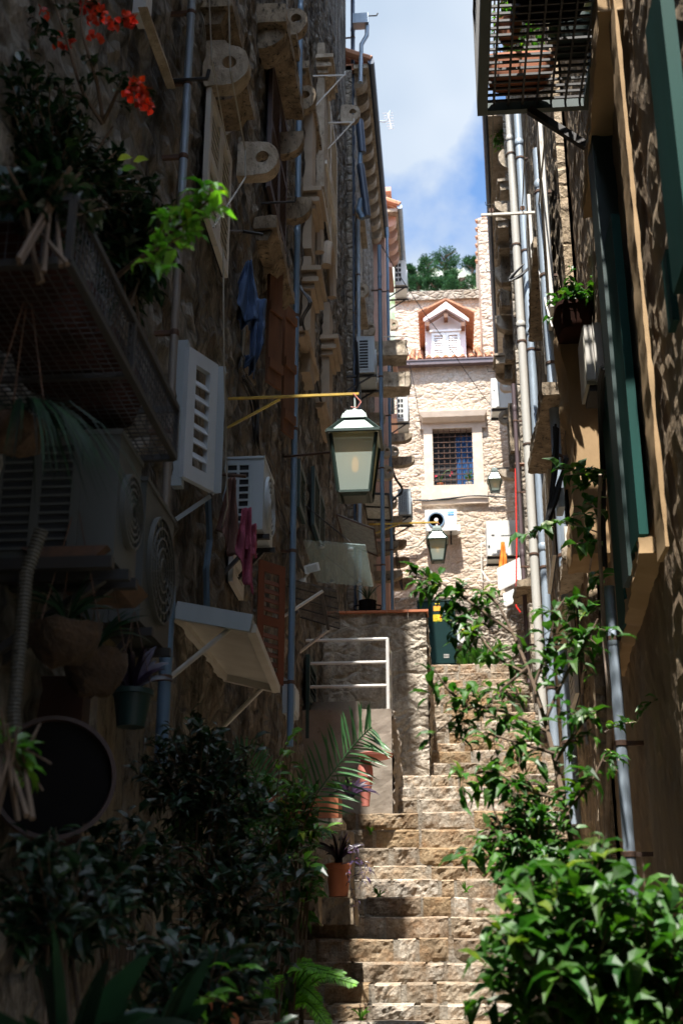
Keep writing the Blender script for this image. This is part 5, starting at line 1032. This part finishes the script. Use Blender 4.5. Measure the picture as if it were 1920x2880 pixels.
# ================= plants
def leaf(mb,p,d,n,L,W,droop=.2,tone=None):
    p=Vector(p); d=Vector(d).normalized(); s=d.cross(Vector(n))
    if s.length<.05: s=d.cross(Vector((1,.2,.1)))
    s.normalize(); n=s.cross(d).normalized(); b=tone if tone is not None else rnd(.6,1.35); h_=rnd(0,1); mb.cur=(b*(rnd(.8,1.25) if h_<.93 else 2.6),b*(1 if h_<.93 else 1.35),b*rnd(.6,1.2))
    c1=p+d*L*.35-n*L*.0-n*0; c2=p+d*L*.7-n*droop*L*.25; t=p+d*L-n*droop*L
    f=W*.18
    mb.add([p,c1+s*W*.5+n*f,c1,c1-s*W*.5+n*f,c2+s*W*.36+n*f,c2,c2-s*W*.36+n*f,t],[(0,2,1),(0,3,2),(1,2,5,4),(2,3,6,5),(4,5,7),(5,6,7)])
def blade(mb,pts,w,n=(0,0,1),tone=None):
    b=tone if tone is not None else rnd(.6,1.3); mb.cur=(b,b,b*.9); P=[Vector(p) for p in pts]; vs=[];fs=[]; k=len(P)
    for i,p in enumerate(P):
        d=(P[min(i+1,k-1)]-P[max(i-1,0)]).normalized(); s=d.cross(Vector(n)); s=s.normalized() if s.length>.02 else Vector((1,0,0)); t=i/(k-1); ww=w*math.sin(PI*min(1,(t*.9+.12)))**.7 if i<k-1 else w*.03; vs+=[p-s*ww/2+Vector((0,0,ww*.15)),p,p+s*ww/2+Vector((0,0,ww*.15))]
    for i in range(k-1): fs+=[(3*i,3*i+1,3*i+4,3*i+3),(3*i+1,3*i+2,3*i+5,3*i+4)]
    mb.add(vs,fs)
def twig(lm,sm,a,b,n,L,W,r=.004,bend=.1,droop=.35,spread=1.,tone=None):
    a,b=Vector(a),Vector(b); m=(a+b)/2+Vector((rnd(-1,1),rnd(-1,1),rnd(0,1)))*bend*(b-a).length; P=[a.lerp(m,t/3).lerp(m.lerp(b,t/3),t/3) for t in range(4)]; sm.tube(P,[r,r*.85,r*.7,r*.4],5,False); D=(b-a).normalized()
    for k in range(n):
        t=.15+.85*(k+rnd(0,.6))/n; t=min(1,t); p=a.lerp(m,t).lerp(m.lerp(b,t),t); side=Vector((rnd(-1,1),rnd(-1,1),rnd(-.5,.7))).normalized(); d=(D*.45+side*spread).normalized(); leaf(lm,p,d,(rnd(-.4,.4),rnd(-.8,.1),1),L*(q_:=rnd(.45,1.25)),W*q_*rnd(.85,1.1),droop*rnd(.3,1.4),tone and tone*rnd(.7,1.3))
def limb(sm,P,r0,r1):
    P=[Vector(p) for p in P]; Q=[]
    for i in range(len(P)-1):
        for s in range(5):
            t=s/5;p0=P[max(i-1,0)];p1=P[i];p2=P[i+1];p3=P[min(i+2,len(P)-1)]; Q.append(.5*((2*p1)+(p2-p0)*t+(2*p0-5*p1+4*p2-p3)*t*t+(3*p1-p0-3*p2+p3)*t**3))
    Q.append(P[-1]); n=len(Q); sm.tube(Q,[r0+(r1-r0)*i/(n-1)*1. for i in range(n)],7); return Q
def along(Q,t): i=min(len(Q)-2,int(t*(len(Q)-1))); return Q[i].lerp(Q[i+1],t*(len(Q)-1)-i)
def plant(name,label,base,cat='plant',group=None): return thing(name,label,cat,base,group)
# --- camellia tree in front right: trunk and branches read off the photograph
Yt=5.2
t=plant('camellia_tree','slender leafy tree with spreading branches in front of the right drainpipes',PY(1640,3050,4.6),'tree'); lm=MB(); lm.keep=1; sm=MB()
def B(*pts): return [PY(x,y,Y) for x,y,Y in pts]
trunk=limb(sm,B((1650,3100,4.5),(1640,2600,4.7),(1600,2330,4.9),(1540,2060,5.1),(1490,1900,5.2),(1440,1780,5.3),(1400,1700,5.35)),.015,.005)
brs=[B((1440,1780,5.3),(1330,1700,5.4),(1240,1640,5.5),(1165,1622,5.6)),B((1400,1700,5.35),(1350,1660,5.4),(1290,1655,5.4)),B((1490,1900,5.2),(1400,1850,5.3),(1320,1760,5.4),(1250,1745,5.4)),B((1540,2060,5.1),(1440,2010,5.1),(1330,1990,5.2),(1225,2060,5.2)),B((1560,2120,5.0),(1460,2090,5.0),(1360,2060,5.1)),B((1530,2030,5.1),(1590,1900,5.1),(1640,1820,5.1),(1680,1740,5.1)),B((1500,1930,5.2),(1540,1820,5.2),(1560,1730,5.2),(1590,1680,5.2)),B((1580,2250,4.9),(1480,2220,4.9),(1380,2170,5.0),(1280,2190,5.0)),B((1600,2330,4.9),(1500,2330,4.9),(1400,2350,4.9),(1330,2400,4.9)),B((1320,1990,5.2),(1260,1940,5.2),(1220,1880,5.2)),B((1560,2140,5.),(1640,2030,5.),(1700,1990,5.)),B((1480,1880,5.2),(1420,1930,5.2),(1370,1980,5.2)),B((1590,2280,4.9),(1660,2200,4.9),(1700,2120,4.9))]
for b in brs:
    Q=limb(sm,b,.008,.003); ln=sum((Q[i+1]-Q[i]).length for i in range(len(Q)-1))
    for k in range(int(ln/.032)):
        tt=.2+.8*k/(ln/.032); p=along(Q,min(1,tt)); e=p+Vector((rnd(-.1,.1),rnd(-.1,.1),rnd(-.11,.07))); twig(lm,sm,p,e,5,.08,.038,.0022,.1,.5,1.,rnd(.7,1.15))
lm.build('foliage','leaf',t); sm.build('branches','bark',t,True)
# --- dense glossy bush bottom right
def bush(name,label,base,cx,cy,rxp,ryp,Y,ry,n,L,W,m='leaf',cat='bush',nl=7,inner=.3,tone=None,droop=.35):
    t=plant(name,label,base,cat); lm=MB(); lm.keep=1; sm=MB(); c=PY(cx,cy,Y); rx=rxp*Y/F*1.05; rz=ryp*Y/F*1.05
    for k in range(n):
        a=rnd(0,2*PI); u=rnd(-1,1); q=math.sqrt(1-u*u); rr=rnd(inner,1)**.5; d=Vector((rx*q*math.cos(a),ry*q*math.sin(a),rz*u)); p=c+d*rr*(1+.55*noise.noise(d*3.5+Vector((cx,0,0))))*(1.15 if rnd(0,1)<.12 else 1); s=p-d.normalized()*rnd(.08,.2)+Vector((0,0,-.04))
        twig(lm,sm,s,p,nl,L,W,.003,.1,droop,1.1,tone)
    for k in range(7):
        a=rnd(0,6.28); sm.tube([Vector(base)+Vector((rnd(-.08,.08),rnd(-.08,.08),0)),c+Vector((rx*.3*math.cos(a),ry*.3*math.sin(a),-rz*.3)),c+Vector((rx*.75*math.cos(a),ry*.7*math.sin(a),rz*rnd(.1,.6)))],[.008,.006,.003],6)
    lm.build('foliage',m,t); sm.build('branches','bark',t,True); return t
bush('glossy_bush','dense glossy green bush filling the bottom right corner',PY(1620,3300,3.9),1610,2700,290,260,4.0,.42,150,.105,.052,'leaf',nl=7,inner=.15,tone=.85,droop=.5)
bush('leafy_shrub','lighter leafy shrub rising behind the dense right bush',PY(1520,3000,4.9),1500,2390,150,190,5.0,.35,95,.075,.036,'leaf',nl=7,droop=.5)
bush('leafy_shrub','darker shrub at the right edge below the vine',PY(1850,3300,3.7),1850,2720,120,250,3.9,.3,90,.085,.042,'leaf',nl=7)
# --- vine on the right wall
t=plant('wall_vine','pale twisted vine trunks with round leaves climbing the right wall',PR(1700,2500,.1),'vine'); lm=MB(); lm.keep=1; sm=MB()
def BR(off,*pts): return [PR(x,y,off) for x,y in pts]
V=[(BR(.16,(1725,2520),(1708,2300),(1712,2000),(1700,1800),(1694,1660),(1690,1500),(1688,1330)),.019,.009),(BR(.13,(1650,2100),(1632,1950),(1640,1820),(1628,1720),(1650,1620),(1668,1500)),.013,.006)]
for P,r0,r1 in V:
    Q=limb(sm,[jit(p,.015) for p in P],r0,r1)
def tw(px,py,qx,qy,Y,n,L=.095,W=.075,tone=1.25): twig(lm,sm,PY(px,py,Y),PY(qx,qy,Y-.15),n,L,W,.005,.12,.45,1.1,tone)
for a in [(1690,1340,1560,1320,7.4,16),(1690,1320,1640,1380,7.4,14),(1688,1500,1560,1470,7.2,16),(1560,1480,1470,1505,7.1,14),(1690,1530,1620,1530,7.2,12),(1690,1600,1680,1650,7.3,12),(1690,1380,1700,1330,7.3,10),(1650,1740,1680,1700,7.3,8),(1600,1340,1650,1330,7.3,12),(1640,1400,1690,1440,7.3,12),(1668,1480,1640,1440,7.3,10)]: tw(*a)
t2=[(1700,2060,1790,2030,6.6),(1790,2030,1850,1960,6.5),(1700,2110,1740,2140,6.6)]
for a in t2: tw(*a,14,.06,.04,1.3)
lm.build('foliage','leaf',t); sm.build('trunk','bark_pale',t,True)
# flower box ivy
t=plant('ivy_plant','dark green ivy spilling from the rusty flower box','Iv' and (IVY[1][0],IVY[1][1],IVY[1][2])); lm=MB(); lm.keep=1; sm=MB()
c=Vector(IVY[1])
for k in range(34): twig(lm,sm,c+Vector((rnd(-.1,.1),rnd(-.1,.1),0)),c+Vector((rnd(-.2,.25),rnd(-.3,.1),rnd(-.05,.3))),7,.075,.055,.003,.1,.5,1.,.8)
lm.build('foliage','leaf',t); sm.build('stems','bark',t,True)
# creeper high on the far right
t=plant('creeper','bright green creeper hanging under the red roof scrap',PY(1410,410,20.4),'vine'); lm=MB(); lm.keep=1; sm=MB()
for k in range(60): p=PY(rnd(1388,1424),rnd(322,412),20.5); twig(lm,sm,p,p+Vector((rnd(-.1,.1),rnd(-.1,.1),rnd(-.15,.15))),6,.08,.05,.005,.1,.4,1.,1.1)
lm.build('foliage','leaf_light',t); sm.build('stems','bark',t,True)
# plants in the balcony troughs
for t_,c,r in TR:
    c=Vector(c); lm=MB(); lm.keep=1; sm=MB()
    for k in range(26): twig(lm,sm,c+Vector((rnd(-r,r)*.6,rnd(-.1,.1),-.02)),c+Vector((rnd(-r,r),rnd(-.2,.2),rnd(.08,.4))),7,.06,.035,.003,.15,.4,1.)
    t=plant('trough_plant','green plant growing from the %s'%({'plant_trough':'dark trough','round_pot':'round red pot'}[t_.name.split('.')[0]] if 0 else t_['label'].replace(' of the grated balcony','').replace(' on the grating','')),c,'plant','plants on the grated balcony'); lm.build('foliage','leaf_light' if r<.16 else 'leaf',t); sm.build('stems','bark',t,True)
# plants at the head of the stairs (broad glossy leaves)
def strap(name,label,base,n,L,w,m,spread=.6,tone=None,cat='plant',up=1.,group=None):
    t=plant(name,label,base,cat,group); lm=MB(); lm.keep=1; b=Vector(base)
    for k in range(n):
        a=rnd(0,2*PI); l=L*rnd(.6,1.1); o=Vector((math.cos(a),math.sin(a),0)); s=spread*rnd(.3,1.1); P=[b+o*rnd(0,.03)]
        for j in range(1,7): q=j/6; P.append(b+o*(l*s*q**1.3)+Vector((0,0,l*up*(q*(1.05)-.75*s*q*q))))
        blade(lm,P,w*rnd(.7,1.1),o.cross(Vector((0,0,1)))+o*.2+Vector((0,0,.6)),tone and tone*rnd(.6,1.3))
    lm.build('leaves',m,t); return t
for k,(px,py) in enumerate(((1315,1892),(1350,1886),(1385,1880))): strap('cast_iron_plant','broad leaved green plant at the stair head, %s'%('beside the terracotta bowl','in the middle of the group','beside the long stone block')[k],PY(px,py,29.2),30,.75,.13,'leaf',.6,1.1)
strap('climbing_shrub','small bright green plant on the base wall above the grey cabinet',PY(1370,1705,YE-.3),20,.3,.06,'leaf_light',.8,1.2)
t=plant('window_cactus','arching cactus with pink flowers in the terracotta window pot',WP[1]); c=WP[1]; sm=MB(); sm.tube([c,c+Vector((.06,-.02,.18)),c+Vector((.15,-.03,.33)),c+Vector((.25,-.04,.36)),c+Vector((.3,-.04,.28))],.018,7); sm.tube([c,c+Vector((-.04,-.02,.15)),c+Vector((-.08,-.02,.25))],.014,7); sm.build('stems','leaf',t,True)
lm=MB(); lm.keep=1
for q in ((.31,-.05,.27),(-.1,-.04,.2),(.26,-.05,.2)):
    for k in range(6): leaf(lm,c+Vector(q),(rnd(-1,1),rnd(-1,0),rnd(-1,1)),(0,-1,0),.05,.04)
lm.build('flowers','flower_pink',t)
strap('window_shoots','thin green shoots in the white window bowl',WP2[1],22,.4,.03,'leaf_light',.5,1.1)
# palm frond
NF=(.1,-1,.25)
def frond(lm,sm,P,L,W,n,m=0,flat=.9,J=.12):
    Q=limb(sm,P,.008,.003); k=len(Q)
    for i in range(n):
        t=.12+.88*i/n; p=along(Q,t); d=(along(Q,min(1,t+.02))-along(Q,t-.02)).normalized(); 
        for s in (-1,1):
            sd=d.cross(Vector(NF)).normalized()*s; l=L*(1-.55*abs(t-.4)**1.2)*(1 if t<.85 else (1-t)*4+.4); e=(d*.62+sd*.8+Vector((rnd(-J,J),rnd(-J,J),rnd(-J,J)))).normalized(); dr=Vector((0,0,-.12*l)); blade(lm,[p,p+e*l*.4,p+e*l*.75+dr*.4,p+e*l+dr],W,NF,rnd(.8,2.0))
t=plant('palm_plant','date palm frond arching toward the pink bird bath',PY(760,2420,6.6),'palm'); lm=MB(); lm.keep=1; sm=MB()
frond(lm,sm,B((760,2420,6.9),(850,2290,6.8),(930,2180,6.7),(1000,2090,6.6),(1045,2045,6.5)),.27,.013,26)
frond(lm,sm,B((760,2420,6.9),(700,2300,6.7),(640,2220,6.5),(600,2260,6.4)),.2,.015,24); frond(lm,sm,B((760,2420,6.9),(740,2250,7.1),(700,2150,7.1),(660,2120,7.1)),.2,.015,24)
frond(lm,sm,B((640,2560,6.),(640,2420,6.),(660,2300,6.),(720,2240,6.)),.16,.012,24); frond(lm,sm,B((640,2560,6.),(600,2420,6.),(560,2330,6.),(500,2300,6.)),.16,.012,22)
lm.build('fronds','leaf_palm',t); sm.build('stalks','leaf_palm',t,True)
# shrubs of the left side, darkest nearest the viewer
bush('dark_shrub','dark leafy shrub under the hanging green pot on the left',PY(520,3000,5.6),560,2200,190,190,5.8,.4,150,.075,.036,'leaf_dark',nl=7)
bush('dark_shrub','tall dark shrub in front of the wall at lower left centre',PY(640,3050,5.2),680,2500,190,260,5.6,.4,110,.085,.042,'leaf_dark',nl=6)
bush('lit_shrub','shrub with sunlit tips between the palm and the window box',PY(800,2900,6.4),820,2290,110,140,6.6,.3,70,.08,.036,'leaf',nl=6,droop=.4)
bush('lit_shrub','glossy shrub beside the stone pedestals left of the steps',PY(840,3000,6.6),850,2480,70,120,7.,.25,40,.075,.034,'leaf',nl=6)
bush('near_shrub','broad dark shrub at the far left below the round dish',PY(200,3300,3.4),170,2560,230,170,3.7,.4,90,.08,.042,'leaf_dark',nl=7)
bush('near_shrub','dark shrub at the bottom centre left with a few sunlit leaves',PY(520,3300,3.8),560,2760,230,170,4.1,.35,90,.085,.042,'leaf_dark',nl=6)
bush('near_shrub','yellow green sprig at the left edge beside the conduit',PY(10,2300,3.0),40,2090,70,110,3.1,.2,14,.06,.03,'leaf_light',nl=5)
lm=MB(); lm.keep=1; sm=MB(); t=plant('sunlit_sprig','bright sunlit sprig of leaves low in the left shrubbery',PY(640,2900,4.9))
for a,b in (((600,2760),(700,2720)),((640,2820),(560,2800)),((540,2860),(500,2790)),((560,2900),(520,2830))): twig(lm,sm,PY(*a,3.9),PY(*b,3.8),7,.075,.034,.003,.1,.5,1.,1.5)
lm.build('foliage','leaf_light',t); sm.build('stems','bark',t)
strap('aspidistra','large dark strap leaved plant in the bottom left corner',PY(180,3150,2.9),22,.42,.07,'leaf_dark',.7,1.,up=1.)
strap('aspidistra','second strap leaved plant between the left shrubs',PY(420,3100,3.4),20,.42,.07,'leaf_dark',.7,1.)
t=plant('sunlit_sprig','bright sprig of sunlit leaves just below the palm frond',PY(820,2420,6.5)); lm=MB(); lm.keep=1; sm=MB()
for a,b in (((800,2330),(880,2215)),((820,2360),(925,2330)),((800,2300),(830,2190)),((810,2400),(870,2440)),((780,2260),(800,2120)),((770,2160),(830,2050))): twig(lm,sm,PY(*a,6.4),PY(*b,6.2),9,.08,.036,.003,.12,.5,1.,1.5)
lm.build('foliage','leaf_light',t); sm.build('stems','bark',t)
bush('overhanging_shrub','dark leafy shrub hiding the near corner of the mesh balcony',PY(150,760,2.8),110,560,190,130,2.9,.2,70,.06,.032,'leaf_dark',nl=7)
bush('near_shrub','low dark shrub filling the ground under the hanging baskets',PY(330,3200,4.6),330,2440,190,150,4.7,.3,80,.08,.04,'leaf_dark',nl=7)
# fern
t=plant('fern','bright fern arching over the lowest steps from the left',PY(800,2900,6.6),'fern'); lm=MB(); lm.keep=1; sm=MB(); b=PY(790,2860,6.6); NF=(0,-.7,.7)
for k in range(20):
    tx,ty=random.choice(((1000,2770),(960,2740),(1000,2830),(930,2860),(880,2730),(960,2880),(850,2790),(780,2760),(720,2800),(900,2820))); e=PY(tx+rnd(-40,20),ty+rnd(-30,30),6.4+rnd(-.3,.3)); m=(b+e)/2+Vector((0,0,.1)); frond(lm,sm,[b,m,e],.05,.006,44)
lm.build('fronds','leaf_fern',t); sm.build('stalks','leaf_fern',t,True)
# purple trailing plants with pots
def potl(label,px,py,w,h,Y,m='terracotta'):
    c=PY(px,py,Y); s=Y/F*1.05; t=thing('flower_pot',label,'pot',c); mb=MB(); r=w/2*s; H=h*s; mb.lathe(c,[(0,0),(r*.72,0),(r*.93,H*.82),(r*1.02,H*.83),(r*1.05,H*.97),(r*.98,H),(r*.9,H*.9)],22); mb.build('pot',m,t,True); return c+Vector((0,0,H))
pc=potl('terracotta pot with purple leaves on the pedestal left of the steps',952,2522,66,82,10.)
strap('purple_plant','purple trailing plant spilling from the terracotta pot',pc,40,.3,.028,'leaf_purple',.8,.9)
t=plant('purple_trailer','purple stems hanging over the pedestal edge beside the steps',PY(1000,2450,9.9)); lm=MB(); lm.keep=1; sm=MB()
for (x0,y0,x1,y1) in ((985,2440,1010,2560),(990,2400,1020,2470),(960,2430,1008,2500)): twig(lm,sm,PY(x0,y0,9.9),PY(x1,y1,7.5),14,.07,.018,.004,.1,.5,.9,1.2)
lm.build('leaves','leaf_purple',t); sm.build('stems','leaf_purple',t)
pc=potl('orange terracotta planter at the bottom edge of the photo',616,2960,110,130,4.6)
# pedestals left of steps
for k,(x0,y0,x1,y1,Y,lab) in enumerate(((800,2338,985,2590,10.8,'weathered stone pedestal behind the purple potted plant'),(760,2452,893,2600,10.1,'squat stone pedestal in shade left of the terracotta pot'),(905,2525,995,2600,9.95,'low stone plinth carrying the terracotta pot'))):
    a=PY(x0,y0,Y); b=PY(x1,y1,Y); mb=MB(); relief(mb,(a.x,Y,b.z),(b.x-a.x,0,0),(0,0,a.z-b.z),16,18,(0,-1,0),.03,(3,3),None,50+k); relief(mb,(b.x,Y,b.z),(0,.4,0),(0,0,a.z-b.z),10,18,(1,0,0),.02,(3,3),None,60+k); mb.quad((a.x,Y,a.z),(b.x,Y,a.z),(b.x,Y+.4,a.z),(a.x,Y+.4,a.z)); mb.build('stone_pedestal','dark_stone'); o=bpy.data.objects[-1] if 0 else [q for q in bpy.data.objects if q.name.startswith('stone_pedestal')][-1]; tag(o,lab,'pedestal')
# window box on bracket
t=thing('window_box','long brown planter box under the palm frond','planter',PY(900,2310,9.6)); a=PY(858,2238,9.6); b=PY(962,2300,9.6); mb=MB(); mb.box((a.x-.3,9.6,b.z),(b.x-.03,9.95,a.z)); mb.build('box','terracotta',t); mb=MB(); mb.box((a.x-.32,9.58,b.z-.05),(b.x,10.,b.z-.005)); mb.build('shelf','cut_stone',t)
strap('box_plant','small leafy plant with a bare flower stalk in the brown box',PY(955,2235,9.65),24,.2,.02,'leaf',.8,1.)
strap('purple_plant','dark purple plant drooping from the end of the brown box',PY(985,2250,9.5),34,.24,.026,'leaf_purple',1.1,1.1)
strap('pot_herb','wispy plant in the black two handled pot',POTC,30,.35,.012,'leaf_dark',.6,1.6)
# moss and weeds on the steps
for px,py,Y,lab in ((1065,2525,11.5,'small green weed tuft at the foot of a sunlit step'),(1042,2348,12.6,'tiny weed in the joint of the upper landing riser'),(1015,2870,9.5,'green weed growing from the lowest visible step'),(1310,2510,11.5,'tiny weed tuft at the right of the steps near the bush')):
    strap('weed',lab,PY(px,py,Y),16,.12,.014,'leaf_light',.7,1.)
# --- near left: mesh balcony with planters, hanging baskets, flowers
Yn=3.4
t=thing('mesh_balcony','dark metal mesh balcony with red tiled pots at the upper left edge','balcony',PY(0,1290,Yn)); pA=PY(190,560,2.9); pB=PY(405,1285,5.2); 
zb=PY(190,730,2.9).z; xo=-.62
# outer edge runs along the lane
f0=PY(193,735,2.9); f1=PZ(418,1290,f0.z); zt=PY(190,560,2.9).z
mb=MB(); xw=XL-.02
for z in (f0.z,zt): mb.bar((f0.x,f0.y,z),(f0.x,f1.y,z),.022); mb.bar((xw,f0.y,z),(f0.x,f0.y,z),.022); mb.bar((xw,f1.y,z),(f0.x,f1.y,z),.022)
for y in (f0.y,(f0.y+f1.y)/2,f1.y): mb.bar((f0.x,y,f0.z),(f0.x,y,zt),.02); mb.bar((xw,y,f0.z-.0),(f0.x,y,f0.z),.02)
mb.build('frame','iron',t)
mb=MB(); y=f0.y
while y<f1.y: mb.tube([(f0.x,y,f0.z),(f0.x,y,zt)],.0022,4,False); mb.tube([(xw,y,f0.z),(f0.x,y,f0.z)],.0022,4,False); y+=.034
x=xw
while x<f0.x: mb.tube([(x,f0.y,f0.z),(x,f0.y,zt)],.0022,4,False); mb.tube([(x,f0.y,f0.z),(x,f1.y,f0.z)],.0022,4,False); x+=.034
z=f0.z
while z<zt: mb.tube([(f0.x,f0.y,z),(f0.x,f1.y,z)],.0022,4,False); mb.tube([(xw,f0.y,z),(f0.x,f0.y,z)],.0022,4,False); z+=.034
mb.build('mesh','iron',t)
yy=f0.y+.05; k=0
for k in range(4):
    L_=(f1.y-f0.y-.2)/4; trough(('nearest','second','third','farthest')[k]+' terracotta trough lying in the dark mesh balcony',f0.x-.42,f0.x-.06,yy,yy+L_-.06,f0.z+.02,.15,'terracotta_dark'); yy+=L_
t=thing('green_tub','large dark green tub behind the mesh of the left balcony','tub',(f0.x-.5,f0.y+.35,f0.z+.2)); mb=MB(); mb.lathe((f0.x-.3,f0.y+.25,f0.z+.17),[(0,0),(.16,0),(.19,.16),(.2,.17),(.2,.2),(.17,.19)],24); mb.build('tub','pot_green',t,True)
bush('bougainvillea','dark bougainvillea bush with red flowers above the mesh balcony',PY(100,900,3.8),150,470,260,250,3.9,.4,250,.065,.034,'leaf_dark',nl=7)
t=plant('flowering_branch','bare twisting branches with orange red flowers at the top left',PY(300,340,3.9)); lm=MB(); lm.keep=1; sm=MB(); fm=MB(); fm.keep=1
for P in (B((290,350,3.9),(230,250,3.8),(190,120,3.7),(150,0,3.7)),B((290,340,3.9),(270,220,3.8),(230,80,3.7),(240,-30,3.7)),B((290,345,3.9),(330,260,3.8),(350,200,3.8)),B((240,280,3.9),(120,230,3.8),(85,180,3.8),(110,60,3.7))):
    Q=limb(sm,P,.009,.003)
    for k in range(8): p=along(Q,rnd(.3,1)); twig(lm,sm,p,jit(p,.08),4,.05,.03,.002,.1,.3,1.)
for px,py,n in ((235,20,9),(265,12,9),(290,35,6),(310,70,8),(345,55,3),(366,62,9),(62,48,7),(120,25,3),(268,60,5),(385,245,9),(408,262,9),(412,290,9),(405,305,6),(360,262,5),(170,108,4),(190,115,3),(265,105,4)):
    c=PY(px,py,3.75)
    for k in range(n*2): leaf(fm,jit(c,.018),(rnd(-1,1),rnd(-1,1),rnd(-1,1)),(rnd(-1,1),-1,rnd(-1,1)),.03,.028,.1)
for a,b in (((330,260),(400,250)),((350,200),(410,285)),((300,100),(360,65))): twig(lm,sm,PY(*a,3.8),PY(*b,3.75),6,.05,.03,.003,.1,.3,1.)
lm.build('foliage','leaf_dark',t); sm.build('branches','bark',t,True); fm.build('flowers','flower',t)
bush('overhanging_shrub','dark green overhanging shrub between the mesh balcony and drainpipe',PY(330,900,4.3),370,690,130,220,4.3,.3,150,.08,.042,'leaf_dark',nl=6)
t=plant('sunlit_branch','leafy bough reaching right with sunlit leaves above the drainpipe',PY(330,700,3.6)); lm=MB(); lm.keep=1; sm=MB(); Q=limb(sm,B((300,800,3.6),(400,720,3.4),(500,640,3.3),(590,560,3.15)),.01,.003)
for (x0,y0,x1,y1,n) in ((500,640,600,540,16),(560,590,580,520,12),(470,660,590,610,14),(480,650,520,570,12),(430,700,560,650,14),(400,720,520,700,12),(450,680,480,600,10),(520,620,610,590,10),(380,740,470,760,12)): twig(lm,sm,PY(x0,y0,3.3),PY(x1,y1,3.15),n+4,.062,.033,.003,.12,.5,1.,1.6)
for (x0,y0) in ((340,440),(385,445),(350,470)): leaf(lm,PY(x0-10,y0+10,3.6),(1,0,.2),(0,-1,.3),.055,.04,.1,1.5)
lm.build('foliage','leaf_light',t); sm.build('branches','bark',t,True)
# spider plant basket
t=plant('spider_plant','long leaved spider plant cascading from a basket at far left',PY(60,1180,3.1)); lm=MB(); lm.keep=1; b=PY(60,1150,3.1)
for k in range(85):
    a=random.gauss(.45,1.1); l=rnd(.12,.36)*(1.25 if rnd(0,1)<.2 else 1); o=Vector((math.cos(a)*1.,-math.sin(a)*.5,0)); lift=rnd(.5,1.1); P=[b+Vector((rnd(-.05,.05),rnd(-.03,.03),0))]+[b+o*(l*.95*q)+Vector((0,0,l*(.5*q-1.25*q*q))) for q in (.2,.4,.6,.8,1)]; blade(lm,P,.006,(0,-.5,.8),rnd(.3,1.7))
lm.build('leaves','leaf_grass',t)
def basket(label,px,py,wpx,hpx,Y,tl=None):
    c=PY(px,py,Y); r=wpx/2*Y/F*1.05; h=hpx*Y/F*1.05; t=thing('hanging_basket',label,'hanging basket',c,'coir baskets hanging on the left'); mb=MB(); n=20; mb.lathe(c,[(0,-h*.55),(r*.5,-h*.48),(r*.85,-h*.2),(r,h*.1),(r*1.03,h*.4),(r*.9,h*.42),(0,h*.3)],n)
    for v in mb.v: v+=noise.noise_vector(v*22)*.02+noise.noise_vector(v*60)*.012
    mb.build('coir_liner','coir',t,True); mb=MB()
    for k in range(3): a=2*PI*k/3; mb.tube([c+Vector((r*math.cos(a),r*math.sin(a),h*.4)),c+Vector((0,0,h*.4+.45))],.0025,5)
    mb.build('hanging_chains','rust_iron',t); return t,c+Vector((0,0,h*.4)),r
basket('coir basket under the spider plant at the left edge',40,1225,190,110,3.15)
tb,cb,r=basket('larger dark coir basket below the second air conditioner',185,1810,190,120,3.9)
strap('basket_grass','thin arching leaves growing from the larger coir basket',cb,26,.25,.012,'leaf_dark',1.0,1.2)
tb,cb,r=basket('smaller dark coir basket left of the hanging green pot',265,1890,170,130,4.2)
strap('basket_grass','arching green leaves growing from the smaller coir basket',cb,30,.28,.014,'leaf_dark',.9,1.3)
t=thing('hanging_pot','dark green plastic pot hanging on a chain beside the dark blue drainpipe','hanging pot',PY(368,2045,4.9)); c=PY(368,2045,4.9); s=4.9/F*1.05; mb=MB(); mb.lathe(c,[(0,0),(38*s,0),(52*s,86*s),(58*s,88*s),(58*s,102*s),(52*s,100*s)],24); mb.build('pot','pot_green',t,True); mb=MB()
tp=PY(378,1715,4.9)
for k in range(3): a=2*PI*k/3; mb.tube([c+Vector((55*s*math.cos(a),55*s*math.sin(a),.14)),tp],.0025,5)
mb.build('hanging_chain','rust_iron',t)
strap('purple_plant','dark purple leaves standing in the hanging green pot',c+Vector((0,0,.13)),30,.26,.04,'leaf_purple',.8,.9)
# round dish with pale rim
t=thing('round_dish','big dark round dish with pale rim leaning on the left wall','dish',PY(170,2400,4.2)); c=PY(150,2190,4.2); s=4.2/F*1.05; R_=165*s; q=Vector((.38,-.9,.0)).normalized()
mb=MB(); mb.lathe(c,[(R_*.9,-.02),(R_,-.02),(R_,.05),(R_*.93,.05),(R_*.9,-.02)],44,q,False); mb.build('rim','wood_dark',t,True); mb=MB(); mb.lathe(c,[(0,.0),(R_*.92,0),(R_*.92,.02),(0,.02)],44,q); mb.build('disc','black',t,True)
p=PY(240,1985,4.6); mb=MB(); mb.box((p.x-.18,4.5,PY(240,2430,4.5).z),(p.x+.02,4.6,PY(240,1900,4.5).z)); tag(mb.build('door_board','wood_dark'),'dark brown board standing behind the round dish','board')
mb=MB(); a=PL(262,1980,.03); mb.box((XL-.02,a.y,PL(262,2350,.03).z),(XL+.05,a.y+.5,PL(262,1700,.03).z)); mb.box((XL-.02,a.y+.52,PL(262,2350,.03).z),(XL+.09,a.y+.68,PL(262,1700,.03).z)); mb.build('door_surround','dark_stone',A)
t=thing('ac_drip_tray','rusty metal tray hanging under the far left air conditioner','tray',PY(150,1590,3.9)); a=PY(60,1500,3.85); b=PY(300,1570,3.85); mb=MB(); mb.prism([(a.x,3.85,a.z-.05),(b.x,3.85,a.z-.05),(b.x-.05,3.85,b.z),(a.x+.08,3.85,b.z)],(0,.6,0)); mb.build('tray','rust_iron',t); mb=MB(); mb.bar(PY(-20,1592,3.8),PY(318,1582,3.8),.04); mb.build('rail','iron',t)
